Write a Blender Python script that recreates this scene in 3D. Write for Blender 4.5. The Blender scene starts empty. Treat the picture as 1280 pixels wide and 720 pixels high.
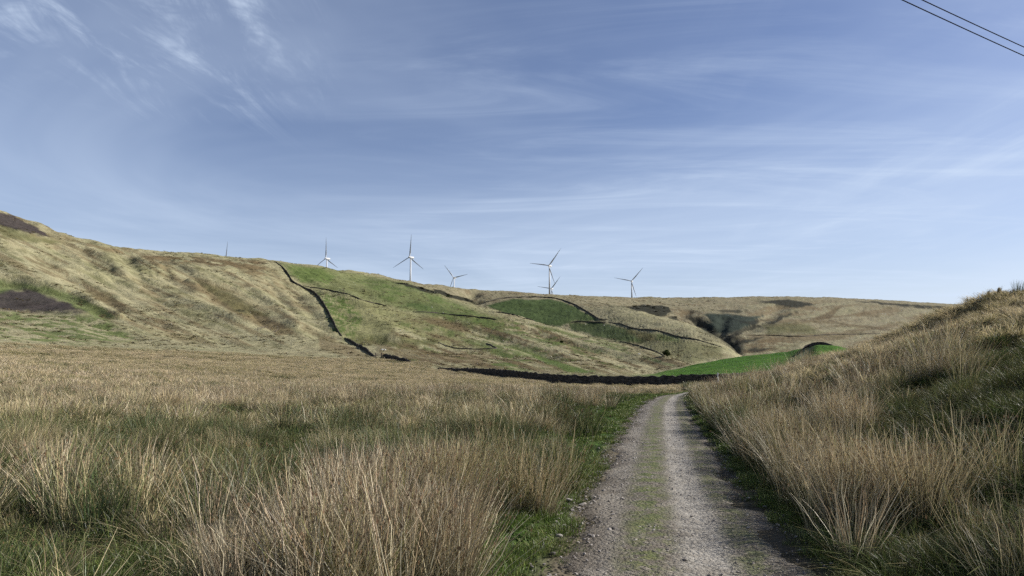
import bpy, bmesh, math, random
import numpy as np
from math import radians, pi, sin, cos, atan, sqrt
random.seed(7); rng = np.random.default_rng(7)
scene = bpy.context.scene
COL = scene.collection

# ------------------------------------------------------------------ camera
F = 853.3; EYE = 1.75; PITCH = atan(90 / F)
cam = bpy.data.cameras.new('camera'); cam.lens = 24; cam.sensor_width = 36
cam.clip_start = 0.05; cam.clip_end = 30000
cam_o = bpy.data.objects.new('camera', cam); COL.objects.link(cam_o)
cam_o.location = (0, 0, EYE); cam_o.rotation_euler = (pi / 2 + PITCH, 0, 0)
scene.camera = cam_o
cP, sP = cos(PITCH), sin(PITCH)

def ray(px, py):                       # photograph pixel -> (x/y, z/y)
    px = np.asarray(px, float); py = np.asarray(py, float)
    cx = (px - 640) / F; cy = (360 - py) / F
    y = cP - cy * sP
    return cx / y, (sP + cy * cP) / y
def project(x, y, z):
    dz = z - EYE
    f = y * cP + dz * sP; u = -y * sP + dz * cP
    f = np.where(f < 0.05, 0.05, f)
    return 640 + F * x / f, 360 - F * u / f

# ------------------------------------------------------------------ noise
def _hash(ix, iy, seed):
    h = (ix.astype(np.int64) * 374761393 + iy.astype(np.int64) * 668265263 + seed * 982451653) & 0xFFFFFFFF
    h = ((h ^ (h >> 13)) * 1274126177) & 0xFFFFFFFF
    return ((h ^ (h >> 16)) & 0xFFFFFF) / float(0xFFFFFF)
def vnoise(x, y, seed=0):
    ix = np.floor(x); iy = np.floor(y); fx = x - ix; fy = y - iy
    fx = fx * fx * fx * (fx * (fx * 6 - 15) + 10); fy = fy * fy * fy * (fy * (fy * 6 - 15) + 10)
    a = _hash(ix, iy, seed); b = _hash(ix + 1, iy, seed); c = _hash(ix, iy + 1, seed); d = _hash(ix + 1, iy + 1, seed)
    return (a + (b - a) * fx) * (1 - fy) + (c + (d - c) * fx) * fy
def fbm(x, y, seed=0, octv=4):
    s = 0; amp = 1; tot = 0
    for o in range(octv):
        s = s + amp * vnoise(x * 2**o + 17.3 * o, y * 2**o - 9.1 * o, seed + o); tot += amp; amp *= 0.5
    return s / tot
def sm(a, b, x):
    t = np.clip((x - a) / (b - a), 0, 1); return t * t * (3 - 2 * t)

# ------------------------------------------------------------------ near ground: track, field, bank
_Y = np.array([-60, -5, 0, 5.5, 10, 20, 30, 45, 60, 75, 90, 105, 120, 160, 400.])
_X = np.array([-13, -1.0, 0.12, 1.30, 2.2, 4.35, 6.6, 10.4, 14.6, 19.4, 25.5, 34, 46, 90, 400.])
_fy = np.arange(-60, 300, 0.5); _fx = np.interp(_fy, _Y, _X)
_k = np.exp(-np.linspace(-2, 2, 25)**2); _k /= _k.sum()
_fx[12:-12] = np.convolve(_fx, _k, 'valid')
def track_x(y): return np.interp(y, _fy, _fx)
_zt = np.interp(_fy, [-60, 12, 30, 45, 60, 90, 125, 200, 300], [1, 0, -.22, -.62, -1.2, -2.5, -2.9, -2.9, -3])
_zt[12:-12] = np.convolve(_zt, _k, 'valid')
def lateral(x, y): return (x - track_x(y)) * 0.973
_bs = np.arange(0, 120, 0.25)
_bz = np.interp(_bs, [0, 1.3, 1.9, 2.6, 4, 8, 12, 16, 20, 25, 32, 45, 80, 120], [0, 0, .2, .5, .95, 2.05, 3.15, 4.5, 5.9, 6.8, 6.4, 3.5, 0, 0])
_k2 = np.exp(-np.linspace(-2, 2, 9)**2); _k2 /= _k2.sum()
_bz[4:-4] = np.convolve(_bz, _k2, 'valid')
def z_near(x, y):
    s = lateral(x, y)
    z = np.interp(y, _fy, _zt)
    bank = np.interp(s, _bs, _bz) * (1 - 0.45 * sm(70, 125, y)) * (1 - .34 * sm(22, 60, y) * (1 - sm(14, 21, s)))
    off = sm(1.3, 3.0, np.abs(s))
    hum = (fbm(x * .35, y * .35, 3, 3) - .5) * .5 * off + (fbm(x * 1.5, y * 1.5, 9, 2) - .5) * .16 * sm(1.25, 2.2, np.abs(s))
    hum = hum + sm(6, 14, s) * (fbm(x * .12, y * .12, 33, 3) - .5) * 1.2 + sm(2.5, 5, s) * (np.abs(fbm(x * .9, y * .9, 35, 3) - .5) * -1.6 + .2) * 1.0
    left = sm(1.2, 2.2, -s) * .05 + sm(2, 14, -s) * 0.10
    return z + bank + hum + left

# ------------------------------------------------------------------ valley and hills: lines read off the view with their distances
CURVES = [
 [(-400,440,100),(-100,437,115),(0,439,130),(200,443,160),(350,449,185),(465,454,205),(520,458,195),(565,465,175),(600,469,160),(640,474,148),(700,480,137),(760,483,130),(800,483,127),(850,482,123),(880,480.5,118),(900,478.5,116),(940,474,118),(990,467,130),(1040,463,150),(1280,462,170),(1600,462,170)],
 [(-400,400,130),(0,420,165),(100,424,180),(200,430,200),(350,438,230),(465,446,240),(565,452,220),(640,456,205),(700,461,190),(760,468,165),(790,471,148),(820,466.5,160),(862,457,190),(900,450,210),(930,445.5,225),(985,440.5,225),(1000,436,205),(1020,429.5,180),(1045,431.5,175),(1100,445,175),(1280,450,190)],
 [(-400,340,190),(0,385,230),(100,395,240),(200,405,270),(350,420,300),(465,433,325),(565,444,300),(640,449,275),(700,452,262),(760,459,250),(790,466,240),(820,472,240),(862,465,250),(930,458,300),(1020,450,300),(1280,452,320)],
 [(-400,260,280),(0,330,330),(100,352,350),(200,362,400),(300,370,450),(350,368,500),(400,362,560),(440,354,650),(480,348,780),(520,356.5,820),(560,372,800),(600,385,760),(640,396,700),(680,408,640),(720,419,560),(760,427,480),(800,436,400),(830,444,340),(862,455.5,290),(900,464,300),(1000,457,400),(1280,455,400)],
 [(-400,220,320),(0,300,380),(100,322,410),(200,340,450),(300,345,520),(350,345,560),(400,346,620),(440,346,700),(480,347,830),(520,358,900),(560,376,900),(600,390,850),(640,402,790),(680,414,730),(720,425,640),(760,433,560),(800,443,480),(830,451,420),(862,462,370),(900,468,360),(1000,462,450),(1280,455,450)],
 [(-400,200,350),(0,280,420),(100,308,450),(200,327,520),(300,333,570),(350,336,590),(400,339,650),(440,342,720),(480,345.5,850),(520,355,960),(560,366,1000),(593,376,1050),(640,373,1050),(690,373,1040),(740,378.5,1000),(760,381,980),(800,389,900),(850,403,780),(880,415,700),(900,425,640),(914,434,600),(925,447,560),(950,457,560),(1000,457,600),(1280,452,600)],
 [(-400,190,365),(0,270,435),(100,303,470),(200,322,550),(300,328,590),(350,331,605),(400,336,670),(440,340.5,735),(480,345,870),(520,354,980),(560,363,1030),(593,371,1080),(640,369,1090),(690,370.5,1090),(740,376,1090),(760,381,1100),(800,393,1060),(850,410,960),(880,424,880),(900,434,800),(914,442,750),(940,445,740),(1000,441,760),(1100,438,800),(1280,436,800)],
 [(-400,185,375),(0,264,445),(100,299,490),(200,319,570),(300,325,610),(350,328.6,622),(400,334,685),(440,339,750),(480,344.8,885),(520,353.3,1000),(560,360.5,1060),(593,365,1110),(640,366,1140),(690,369.3,1150),(740,373.5,1200),(760,376,1250),(800,380,1300),(850,385,1300),(900,393,1200),(950,397,1150),(1000,399,1150),(1100,403,1200),(1200,408,1200),(1280,410,1200)],
 [(-400,180,400),(-100,225,430),(0,260.5,452),(25,271,462),(50,286,480),(75,292.5,495),(100,297,510),(160,311.5,550),(200,317.5,580),(285,321.7,615),(345,327,635),(400,332.8,700),(450,340.5,775),(480,344.6,900),(513,352,1010),(568,360,1100),(620,362.8,1160),(690,368.3,1210),(760,371.6,1400),(860,373.8,1700),(985,373.8,1900),(1060,376,2000),(1130,380,2100),(1190,383.3,2200),(1280,387,2200),(1600,392,2200)],
]
# direction columns (azimuth), dense inside the view
phi_v = np.arctan(np.linspace(-0.80, 0.80, 1250))
lo = np.linspace(-pi, phi_v[0], 130)[:-1]; hi = np.linspace(phi_v[-1], pi, 130)[1:]
PHI = np.concatenate([lo, phi_v, hi]); NC = len(PHI)
def smooth_cols(v, k=7):
    ker = np.exp(-np.linspace(-2, 2, 2 * k + 1)**2); ker /= ker.sum()
    o = v.copy(); o[k:-k] = np.convolve(v, ker, 'valid'); return o
CR, CZ = [], []
for ci, c in enumerate(CURVES):
    c = np.array(c, float); a, e = ray(c[:, 0], c[:, 1])
    ph = np.arctan(a); r = c[:, 2] * np.sqrt(1 + a * a); z = EYE + e * c[:, 2]
    rb = 120 + 90 * ci; zb = 1.0 + 5 * ci
    ph = np.concatenate([[-pi], ph, [pi]]); r = np.concatenate([[rb], r, [rb]]); z = np.concatenate([[zb], z, [zb]])
    k = 4 if ci == 8 else 9
    CR.append(smooth_cols(np.interp(PHI, ph, r), k)); CZ.append(smooth_cols(np.interp(PHI, ph, z), k))
for k in range(1, len(CR)): CR[k] = np.maximum(CR[k], CR[k-1] + 6)
CR += [CR[-1] + 160, CR[-1] + 700, CR[-1] * 0 + 9000]
CZ += [CZ[8] - 3, CZ[8] - 40, CZ[8] * 0 - 60]
CR = np.array(CR); CZ = np.array(CZ)
# bank crest: its height is set where it cuts the sky
K = np.array([(880,494,100),(930,487,104),(985,474,100),(1040,452,88),(1100,425,73),(1190,392,56),(1280,365,44),(1400,335,36),(1700,300,27)], float)
ka, ke = ray(K[:, 0], K[:, 1]); kph = np.arctan(ka); kr = K[:, 2] * np.sqrt(1 + ka * ka); kz = EYE + ke * K[:, 2]
n_near = 250
u = np.linspace(0, 1, n_near)[:, None]
R0 = 0.5 * (CR[0][None, :] / 0.5) ** u
SX, SY = np.sin(PHI)[None, :], np.cos(PHI)[None, :]
def zn(r): return z_near(r * SX, r * SY)
zB_n = zn(CR[0][None, :])[0]
dB = CZ[0] - zB_n
KR = np.interp(PHI, kph, kr, left=0, right=kr[-1]); KZ = np.interp(PHI, kph, kz)
isK = sm(kph[0] - .02, kph[0] + .04, PHI) * (1 - sm(kph[-1], kph[-1] + .3, PHI))
KR = np.where(PHI < kph[0], 0.8 * CR[0], KR); KR = np.minimum(KR, CR[0] * .86)
zK_n = zn(KR[None, :])[0]
dK = isK * (KZ - zK_n) + (1 - isK) * dB * sm(.45, 1.0, KR / CR[0])
t1 = sm(0.0, 1.0, (R0 - KR * .3) / (KR * .7)); t2 = sm(0, 1, (R0 - KR) / (CR[0] - KR))
corr = np.where(R0 <= KR, t1 * dK, dK * (1 - t2) + dB * t2)
Z0 = zn(R0) + corr
# far part: monotone cubic along each direction
h = np.diff(CR, axis=0); dl = np.diff(CZ, axis=0) / h
m = np.zeros_like(CZ)
w1 = 2 * h[1:] + h[:-1]; w2 = h[1:] + 2 * h[:-1]
same = (dl[1:] * dl[:-1]) > 0
with np.errstate(all='ignore'):
    mm = (w1 + w2) / (w1 / dl[:-1] + w2 / dl[1:])
m[1:-1] = np.where(same, mm, 0); m[0] = dl[0]; m[-1] = dl[-1]
NR = [34, 36, 60, 34, 50, 26, 44, 40, 12, 10, 8]
rows_r, rows_z = [R0], [Z0]
for k in range(len(CR) - 1):
    for t in (np.arange(1, NR[k] + 1) / NR[k]):
        hh = h[k]
        rows_r.append((CR[k] + t * hh)[None, :])
        z = (2*t**3-3*t**2+1) * CZ[k] + (t**3-2*t**2+t) * hh * m[k] + (-2*t**3+3*t**2) * CZ[k+1] + (t**3-t**2) * hh * m[k+1]
        rows_z.append(z[None, :])
RR = np.concatenate(rows_r); ZZ = np.concatenate(rows_z); NRW = RR.shape[0]
XX = RR * SX; YY = RR * SY
ZBASE = ZZ.copy()
# relief of the hills
far = sm(1.0, 1.5, RR / CR[0][None, :])
dist = RR
ZZ = ZZ + far * (fbm(XX / 60, YY / 60, 21, 4) - .5) * np.clip(dist / 120, 0, 7)
ZZ = ZZ + far * (fbm(XX / 9, YY / 9, 41, 4) - .5) * np.clip(dist / 260, .4, 2.4)
# streaky spurs running down the left hillside
lw = far * sm(-.05, -.25, SX / SY) * (SY > 0) * (1 - sm(560, 700, dist))
ru = (XX * .55 + YY * .83)
ZZ = ZZ + lw * (fbm(ru / 26 + fbm(XX / 70, YY / 70, 5, 2) * 1.5, (XX * .83 - YY * .55) / 150, 77, 3) - .5) * 9.5

def rowfrac(r, j):
    lo_ = np.zeros(len(r), int); hi_ = np.full(len(r), NRW - 1)
    for _ in range(11):
        mid = (lo_ + hi_) // 2; g = RR[mid, j] <= r
        lo_ = np.where(g, mid, lo_); hi_ = np.where(g, hi_, mid)
    i = np.clip(lo_, 0, NRW - 2)
    f = np.clip((r - RR[i, j]) / (RR[i+1, j] - RR[i, j]), 0, 1)
    return i, f
def ground_z(x, y):
    x = np.atleast_1d(np.asarray(x, float)); y = np.atleast_1d(np.asarray(y, float))
    r = np.hypot(x, y); p = np.arctan2(x, y)
    c = np.interp(p, PHI, np.arange(NC)); j = np.clip(c.astype(int), 0, NC - 2); fc = c - j
    out = []
    for jj in (j, j + 1):
        i, f = rowfrac(r, jj); out.append(ZZ[i, jj] * (1 - f) + ZZ[i + 1, jj] * f)
    return out[0] * (1 - fc) + out[1] * fc
def cast(px, py, dmin=0, dmax=1e9):     # photograph pixel -> point on the ground beyond dmin
    a, e = ray(px, py); p = atan(float(a)); j = int(round(np.interp(p, PHI, np.arange(NC))))
    Y = YY[:, j]; E = (ZZ[:, j] - EYE) / np.maximum(Y, .01)
    ok = np.where((Y > dmin) & (Y < dmax) & (E >= float(e)))[0]
    if len(ok) == 0:
        sel = np.where((Y > dmin) & (Y < dmax) & (Y < 2300))[0]; i = sel[np.argmax(E[sel])]; d = Y[i]
    else:
        i = ok[0]
        if i > 0 and Y[i-1] > dmin and E[i] != E[i-1]:
            f = np.clip((float(e) - E[i-1]) / (E[i] - E[i-1]), 0, 1); d = Y[i-1] + f * (Y[i] - Y[i-1])
        else: d = Y[i]
    x = float(a) * d
    return np.array([x, d, ground_z(x, d)[0]])
def resample(pts, step):
    pts = np.asarray(pts); seg = np.hypot(np.diff(pts[:, 0]), np.diff(pts[:, 1])); s = np.concatenate([[0], np.cumsum(seg)])
    n = max(2, int(s[-1] / step) + 1); q = np.linspace(0, s[-1], n)
    return np.stack([np.interp(q, s, pts[:, 0]), np.interp(q, s, pts[:, 1])], 1)
def pline(pix, dmin=0, dmax=1e9, step=3.0, sub=8):
    pix = np.array(pix, float); s = np.linspace(0, len(pix) - 1, (len(pix) - 1) * sub + 1)
    px = np.interp(s, range(len(pix)), pix[:, 0]); py = np.interp(s, range(len(pix)), pix[:, 1])
    w = np.array([cast(a, b, dmin, dmax) for a, b in zip(px, py)])
    return resample(w, step)
# gullies (-) and ribs (+): line, height, half-width in metres
RELIEF = [
 ([(205,345),(250,358),(290,378),(330,398),(375,420)], -6, 9, 150),
 ([(85,345),(125,368),(150,388),(185,402)], -3, 6, 150),
 ([(0,305),(83,333),(125,347),(194,367),(305,403)], 4, 8, 150),
 ([(0,346),(50,353),(95,367),(150,394)], 2.6, 3.5, 150),
 ([(133,314),(170,326),(205,339),(236,355),(252,372)], 5, 8, 150),
 ([(239,358),(262,365),(285,376),(311,397)], 4, 6, 150),
 ([(155,318),(168,335),(178,353),(200,372)], -4, 6, 150),
 ([(40,300),(90,318),(140,338),(200,356)], -3.5, 6, 150),
 ([(30,292),(80,305),(130,322)], 3, 6, 150),
 ([(290,345),(318,362),(345,384),(375,404)], 3, 6, 150),
 ([(420,352),(440,372),(470,400),(500,425)], 2.5, 10, 150),
 ([(560,400),(600,415),(650,432),(700,448)], -3, 8, 150),
 ([(660,412),(700,425),(760,440),(800,452)], -3, 8, 150),
 ([(0,352),(50,360),(95,374),(140,396)], -2.5, 4, 150),
 ([(350,350),(372,372),(392,395),(408,420)], -2.5, 5, 150),
 ([(336,352),(352,375),(376,400),(396,420)], -2, 4, 150),
 ([(868,398),(884,408),(896,422),(912,440)], -8, 11, 700),
 ([(905,396),(900,410),(905,425),(915,440)], -7, 10, 700),
 ([(590,366),(583,371),(594,379)], -9, 12, 900),
 ([(860,388),(850,398),(870,402)], -6, 12, 800),
 ([(975,382),(965,392),(950,400),(935,412)], -8, 16, 800),
]
_add = np.zeros_like(ZZ)
for pix, hh, wd, dm in RELIEF:
    pl = pline(pix, dm, step=wd * .5)
    x0, y0 = pl.min(0) - 4 * wd; x1, y1 = pl.max(0) + 4 * wd
    sel = (XX > x0) & (XX < x1) & (YY > y0) & (YY < y1)
    xs, ys = XX[sel], YY[sel]; best = np.full(xs.shape, 1e9)
    for q in pl: best = np.minimum(best, (xs - q[0])**2 + (ys - q[1])**2)
    wv = wd * (.7 + .6 * fbm(xs / 20, ys / 20, 13, 2))
    _add[sel] += .80 * hh * np.exp(-best / (wv * wv))
ZZ = ZZ + _add * far

# ------------------------------------------------------------------ ground colour by what grows where
PX, PY = project(XX, YY, ZZ)
inview = (YY > 0)
wpx = (fbm(PX / 14, PY / 7, 51, 5) - .5) * 22; wpy = (fbm(PX / 12, PY / 4, 61, 5) - .5) * 8
def poly(pts, feather=2.0, dmin=150, dmax=1e9, warp=.5):
    warp = max(warp, .35) * 1.15
    pts = np.array(pts, float)
    sel = inview & (YY > dmin) & (YY < dmax) & (PX > pts[:, 0].min() - 12) & (PX < pts[:, 0].max() + 12) & (PY > pts[:, 1].min() - 12) & (PY < pts[:, 1].max() + 12)
    x = PX[sel] + wpx[sel] * warp; y = PY[sel] + wpy[sel] * warp
    ins = np.zeros(x.shape, bool); dd = np.full(x.shape, 1e9); n = len(pts)
    for i in range(n):
        (x1, y1), (x2, y2) = pts[i], pts[(i+1) % n]
        c = ((y1 > y) != (y2 > y)); 
        with np.errstate(all='ignore'): ins ^= c & (x < (x2 - x1) * (y - y1) / (y2 - y1 + 1e-12) + x1)
        L2 = (x2-x1)**2 + (y2-y1)**2; t = np.clip(((x-x1)*(x2-x1) + (y-y1)*(y2-y1)) / L2, 0, 1)
        dd = np.minimum(dd, np.hypot(x - x1 - t*(x2-x1), y - y1 - t*(y2-y1)))
    sd = np.where(ins, dd, -dd)
    out = np.zeros_like(PX); out[sel] = sm(-feather / 2, feather / 2, sd); return out
def C(*c): return np.array(c)[None, None, :]
n_big = fbm(XX / 45, YY / 45, 101, 4)[..., None]; n_mid = fbm(XX / 12, YY / 12, 111, 4)[..., None]; n_sm = fbm(XX / 3.5, YY / 3.5, 121, 3)[..., None]
def mix(a, b, f): return a * (1 - f) + b * f
straw = C(.262, .243, .152); brown = C(.128, .094, .052); olive = C(.098, .100, .042)
green = C(.075, .110, .030); dgreen = C(.042, .066, .022); heath = C(.020, .021, .015); vivid = C(.044, .118, .009); scree = C(.048, .040, .042); moor = C(.215, .192, .128)
A = mix(straw, moor, sm(650, 1100, dist)[..., None])
A = mix(A, brown, .55 * sm(.50, .68, n_mid) * sm(.42, .62, n_big)); A = mix(A, olive, .30 * sm(.50, .62, 1 - n_big) * sm(.45, .6, n_sm))
def put(col, mask, k=1.0):
    global A
    A = mix(A, col, np.clip(mask, 0, 1)[..., None] * k)
def N(lo_, hi_, n): return sm(lo_, hi_, n[..., 0])
# front hillside: rough brown pasture
put(brown, poly([(470,455),(500,400),(560,392),(640,398),(740,425),(860,455),(780,468),(640,462)], 10), .75 * 1)
put(olive, poly([(470,455),(500,400),(560,392),(640,398),(740,425),(860,455),(780,468),(640,462)], 10) * N(.45, .6, n_mid), .7)
put(straw, poly([(470,455),(500,400),(560,392),(640,398),(740,425),(860,455),(780,468),(640,462)], 10) * N(.52, .62, 1 - n_mid) * N(.4, .6, n_sm), .8)
put(green, poly([(600,440),(640,436),(690,448),(660,458),(600,455)], 6) * N(.45, .55, n_mid), .5)
put(C(.215,.205,.105), poly([(420,372),(470,378),(530,398),(590,424),(615,436),(560,436),(440,425),(415,400)], 6), .7)
put(straw, poly([(700,418),(760,430),(830,446),(860,456),(810,464),(740,440)], 6), .55)
put(C(.150,.155,.068), poly([(350,329),(450,340),(510,352),(620,392),(640,402),(615,437),(560,437),(430,424),(400,372)], 10), .45)
put(green, poly([(640,398),(680,408),(720,420),(700,430),(640,418)], 6) * N(.45, .55, n_mid), .5)
# pale, brown and green bands that run down the slopes with the drainage
b1 = fbm(PX / 70, (PY - .30 * PX) / 5.0, 711, 4); b2 = fbm(PX / 55 + 9, (PY - .34 * PX) / 3.6, 721, 4)
hm = poly([(462,452),(500,402),(560,395),(640,398),(740,420),(868,455),(790,470),(640,464)], 10)
put(brown * .85, hm * sm(.52, .60, b1), .75); put(straw * 1.08, hm * sm(.55, .62, b2), .8); put(green, hm * sm(.57, .64, 1 - b1) * N(.4, .55, n_mid), .6)
hm2 = poly([(-60,260),(0,268),(100,300),(200,320),(340,330),(372,362),(420,425),(300,436),(160,420),(0,340),(-60,330)], 8)
b3 = fbm(PX / 60, (PY - .50 * PX) / 6.0, 731, 4); b4 = fbm(PX / 45, (PY - .42 * PX) / 3.5, 741, 4)
put(brown * 1.05, hm2 * sm(.55, .64, b3), .55); put(olive, hm2 * sm(.58, .66, 1 - b3), .40); put(straw * 1.12, hm2 * sm(.54, .62, b4), .6)
hm3 = poly([(930,378),(1060,378),(1190,388),(1130,430),(1000,442),(930,442),(945,410)], 8, 700)
b5 = fbm(PX / 55, (PY + .10 * PX) / 4.0, 751, 4); put(brown, hm3 * sm(.55, .63, b5), .6); put(straw * .95, hm3 * sm(.57, .64, 1 - b5), .55)
# green pasture over the spur
put(green, poly([(350,330),(400,334),(450,342),(505,352),(560,376),(610,394),(560,396),(500,386),(440,370),(398,360),(372,350)], 4), .45)
put(green, poly([(352,331),(398,335),(420,345),(410,355),(380,352)], 6) * N(.3, .5, n_mid), .8)
put(green, poly([(440,348),(500,352),(545,368),(585,386),(620,398),(560,397),(505,388),(470,368)], 8) * (.25 + .75 * N(.40, .62, 1 - n_mid)), .75)
put(dgreen, poly([(505,376),(540,378),(566,392),(520,390)], 8), .5)
put(green, poly([(398,366),(435,372),(455,400),(440,425),(420,420),(408,395)], 8) * N(.42, .55, n_sm), .9)
put(green, poly([(560,396),(620,400),(625,408),(580,404)], 5), .6)
put(green, poly([(664,446),(690,450),(745,466),(715,466)], 3), .9)
put(olive, poly([(435,423),(545,424),(550,430),(450,432)], 2, warp=.2), .85)
put(green, poly([(500,449),(520,450),(525,455),(500,454)], 3), .7)
put(brown, poly([(455,425),(480,432),(520,440),(620,442),(600,456),(500,450)], 6), .5)
# domed pasture and the fields beneath it
put(dgreen * 1.25, poly([(607,382),(640,374),(690,374),(722,384),(748,400),(716,402),(700,408),(665,404),(625,390)], 2, 700, warp=.25), .95)
put(olive, poly([(600,386),(625,390),(665,405),(640,402)], 4, 700), .6)
put(dgreen, poly([(712,404),(750,402),(792,412),(822,420),(800,430),(758,424),(716,412)], 3, 450), .9)
put(olive, poly([(790,414),(830,418),(900,434),(905,445),(862,455),(820,440),(800,430)], 5, 350), .6)
put(brown, poly([(770,408),(800,414),(830,425),(800,425)], 5, 450), .4)
put(green, poly([(820,416),(850,422),(850,428),(820,424)], 4, 450), .6)
# heather, dark hollows and the plantation strip
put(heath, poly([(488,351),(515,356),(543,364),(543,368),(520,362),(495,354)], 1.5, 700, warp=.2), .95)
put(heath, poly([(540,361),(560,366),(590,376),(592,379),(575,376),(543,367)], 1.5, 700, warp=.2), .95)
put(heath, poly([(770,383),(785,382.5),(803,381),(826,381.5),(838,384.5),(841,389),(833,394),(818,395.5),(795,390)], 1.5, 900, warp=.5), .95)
put(heath, poly([(752,379),(775,382),(800,388),(790,389),(760,383)], 1.5, 800, warp=.3), .7)
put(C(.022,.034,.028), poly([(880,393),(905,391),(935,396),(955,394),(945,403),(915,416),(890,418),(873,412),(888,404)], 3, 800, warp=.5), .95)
put(heath, poly([(866,398),(878,396),(872,402),(862,401)], 3, 800), .7)
put(heath, poly([(895,388.5),(906,386.8),(922,387),(933,388.8),(922,390.5),(905,390.5)], 1.5, 900, warp=.5), .8)
put(heath, poly([(834,397),(845,396),(850,403),(838,402)], 2, 800), .9)
put(heath, poly([(945,376.5),(962,375),(985,374.8),(1004,377),(1018,381),(1008,383),(994,385.5),(975,381)], 1.5, 1200, warp=.35), .95)
put(heath, poly([(1066,376),(1085,376.8),(1130,380.2),(1170,382),(1200,384),(1190,386.2),(1150,385),(1120,383.2),(1150,383.6),(1118,381.6),(1092,379)], 1.0, 1500, warp=.15), .95)
put(heath, poly([(862,408),(905,420),(935,424),(932,436),(912,446),(900,440),(880,425)], 5, 560), .7)
put(brown, poly([(925,425),(975,420),(1000,430),(960,442),(930,442)], 8, 700) * N(.42, .55, n_mid), .8)
put(olive, poly([(950,406),(1010,404),(1030,416),(960,418)], 8, 800), .7)
put(brown * .8, poly([(1020,398),(1040,386),(1052,384),(1035,398),(1022,400)], 1.5, 900, warp=.4), .8)
put(brown * .8, poly([(1035,400),(1060,405),(1110,409),(1118,413),(1060,409)], 1.5, 900, warp=.4), .7)
put(brown, poly([(1070,390),(1100,392),(1100,396),(1072,396)], 2, 900), .6)
put(brown, poly([(1150,392),(1175,395),(1170,400),(1150,397)], 2, 900), .6)
put(brown * .8, poly([(838,383),(880,392),(850,402)], 4, 900) * N(.4, .5, n_mid), .5)
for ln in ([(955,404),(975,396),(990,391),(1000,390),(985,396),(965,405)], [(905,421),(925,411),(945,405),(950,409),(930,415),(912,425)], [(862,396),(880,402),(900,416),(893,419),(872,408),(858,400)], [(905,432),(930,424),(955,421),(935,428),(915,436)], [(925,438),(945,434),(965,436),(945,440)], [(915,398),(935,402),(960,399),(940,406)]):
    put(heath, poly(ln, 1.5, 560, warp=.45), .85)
put(straw * 1.05, poly([(760,379),(800,389),(850,402),(900,424),(914,434),(885,424),(840,410),(790,396)], 3, 560), .6)
# left hillside
put(scree, poly([(-60,255),(0,266),(20,271),(45,282),(60,296),(30,290),(0,281),(-60,272)], 3, warp=.5), .95)
put(olive, poly([(-5,280),(30,291),(75,303),(60,305),(0,297)], 6), .7)
put(scree, poly([(-60,366),(0,364),(40,361),(75,374),(112,389),(60,393),(20,389),(-60,386)], 6, warp=1.0), .95)
put(green, poly([(-5,350),(50,357),(100,371),(150,398),(120,396),(70,372),(30,360),(-5,368)], 5), .7)
put(green, poly([(-5,388),(60,392),(130,396),(170,425),(90,432),(-5,432)], 10) * N(.42, .56, n_sm), .75)
put(brown, poly([(60,292),(130,308),(220,320),(330,326),(340,345),(260,332),(150,318)], 6) * N(.38, .52, n_mid), .85)
put(brown * .9, poly([(200,342),(240,352),(290,370),(330,392),(372,418),(350,420),(300,396),(250,366)], 5), .75)
put(olive, poly([(240,350),(290,366),(340,396),(300,392)], 6), .5)
put(brown, poly([(95,345),(130,365),(160,385),(150,392),(115,370)], 4), .6)
put(brown, poly([(395,418),(430,430),(470,448),(440,448),(400,436)], 6), .6)
# bright meadow behind the near wall
fm = inview * sm(0, 4, YY - CR[0][None, :] * SY) * (1 - sm(225, 250, YY)) * sm(770, 850, PX + wpx) * (RR < CR[2][None, :])
fm = fm * (1 - .6 * poly([(985,450),(1000,436),(1012,430),(1018,436),(1000,450)], 4, 100, 300))
put(vivid, fm, .97); put(C(.085, .130, .030), fm * N(.50, .62, n_mid), .35); put(C(.03, .080, .008), fm * N(.50, .62, 1 - n_sm), .35)
# rush field and bank soil, seen only between the stems
nearm = 1 - sm(.88, 1.0, RR / CR[0][None, :] + (n_mid[..., 0] - .5) * .1)
soil = mix(C(.060,.058,.026), C(.115,.092,.048), sm(.4, .6, n_mid)); soil = mix(soil, C(.20,.165,.10), sm(25, 90, dist)[..., None])
put(soil, nearm)
S = lateral(XX, YY)
vg = sm(-3.4 , -2.4, S + (n_sm[..., 0] - .5) * 1.6) * (1 - sm(1.5, 2.0, S)) * (YY < 110)
put(C(.040, .072, .016), vg * nearm)
tr = (1 - sm(1.0, 1.35, np.abs(S) + (n_sm[..., 0] - .5) * .3)) * (YY < 110)
put(C(.090, .078, .056), tr * nearm)
A = np.clip(A * .80, .008, .9)

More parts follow.
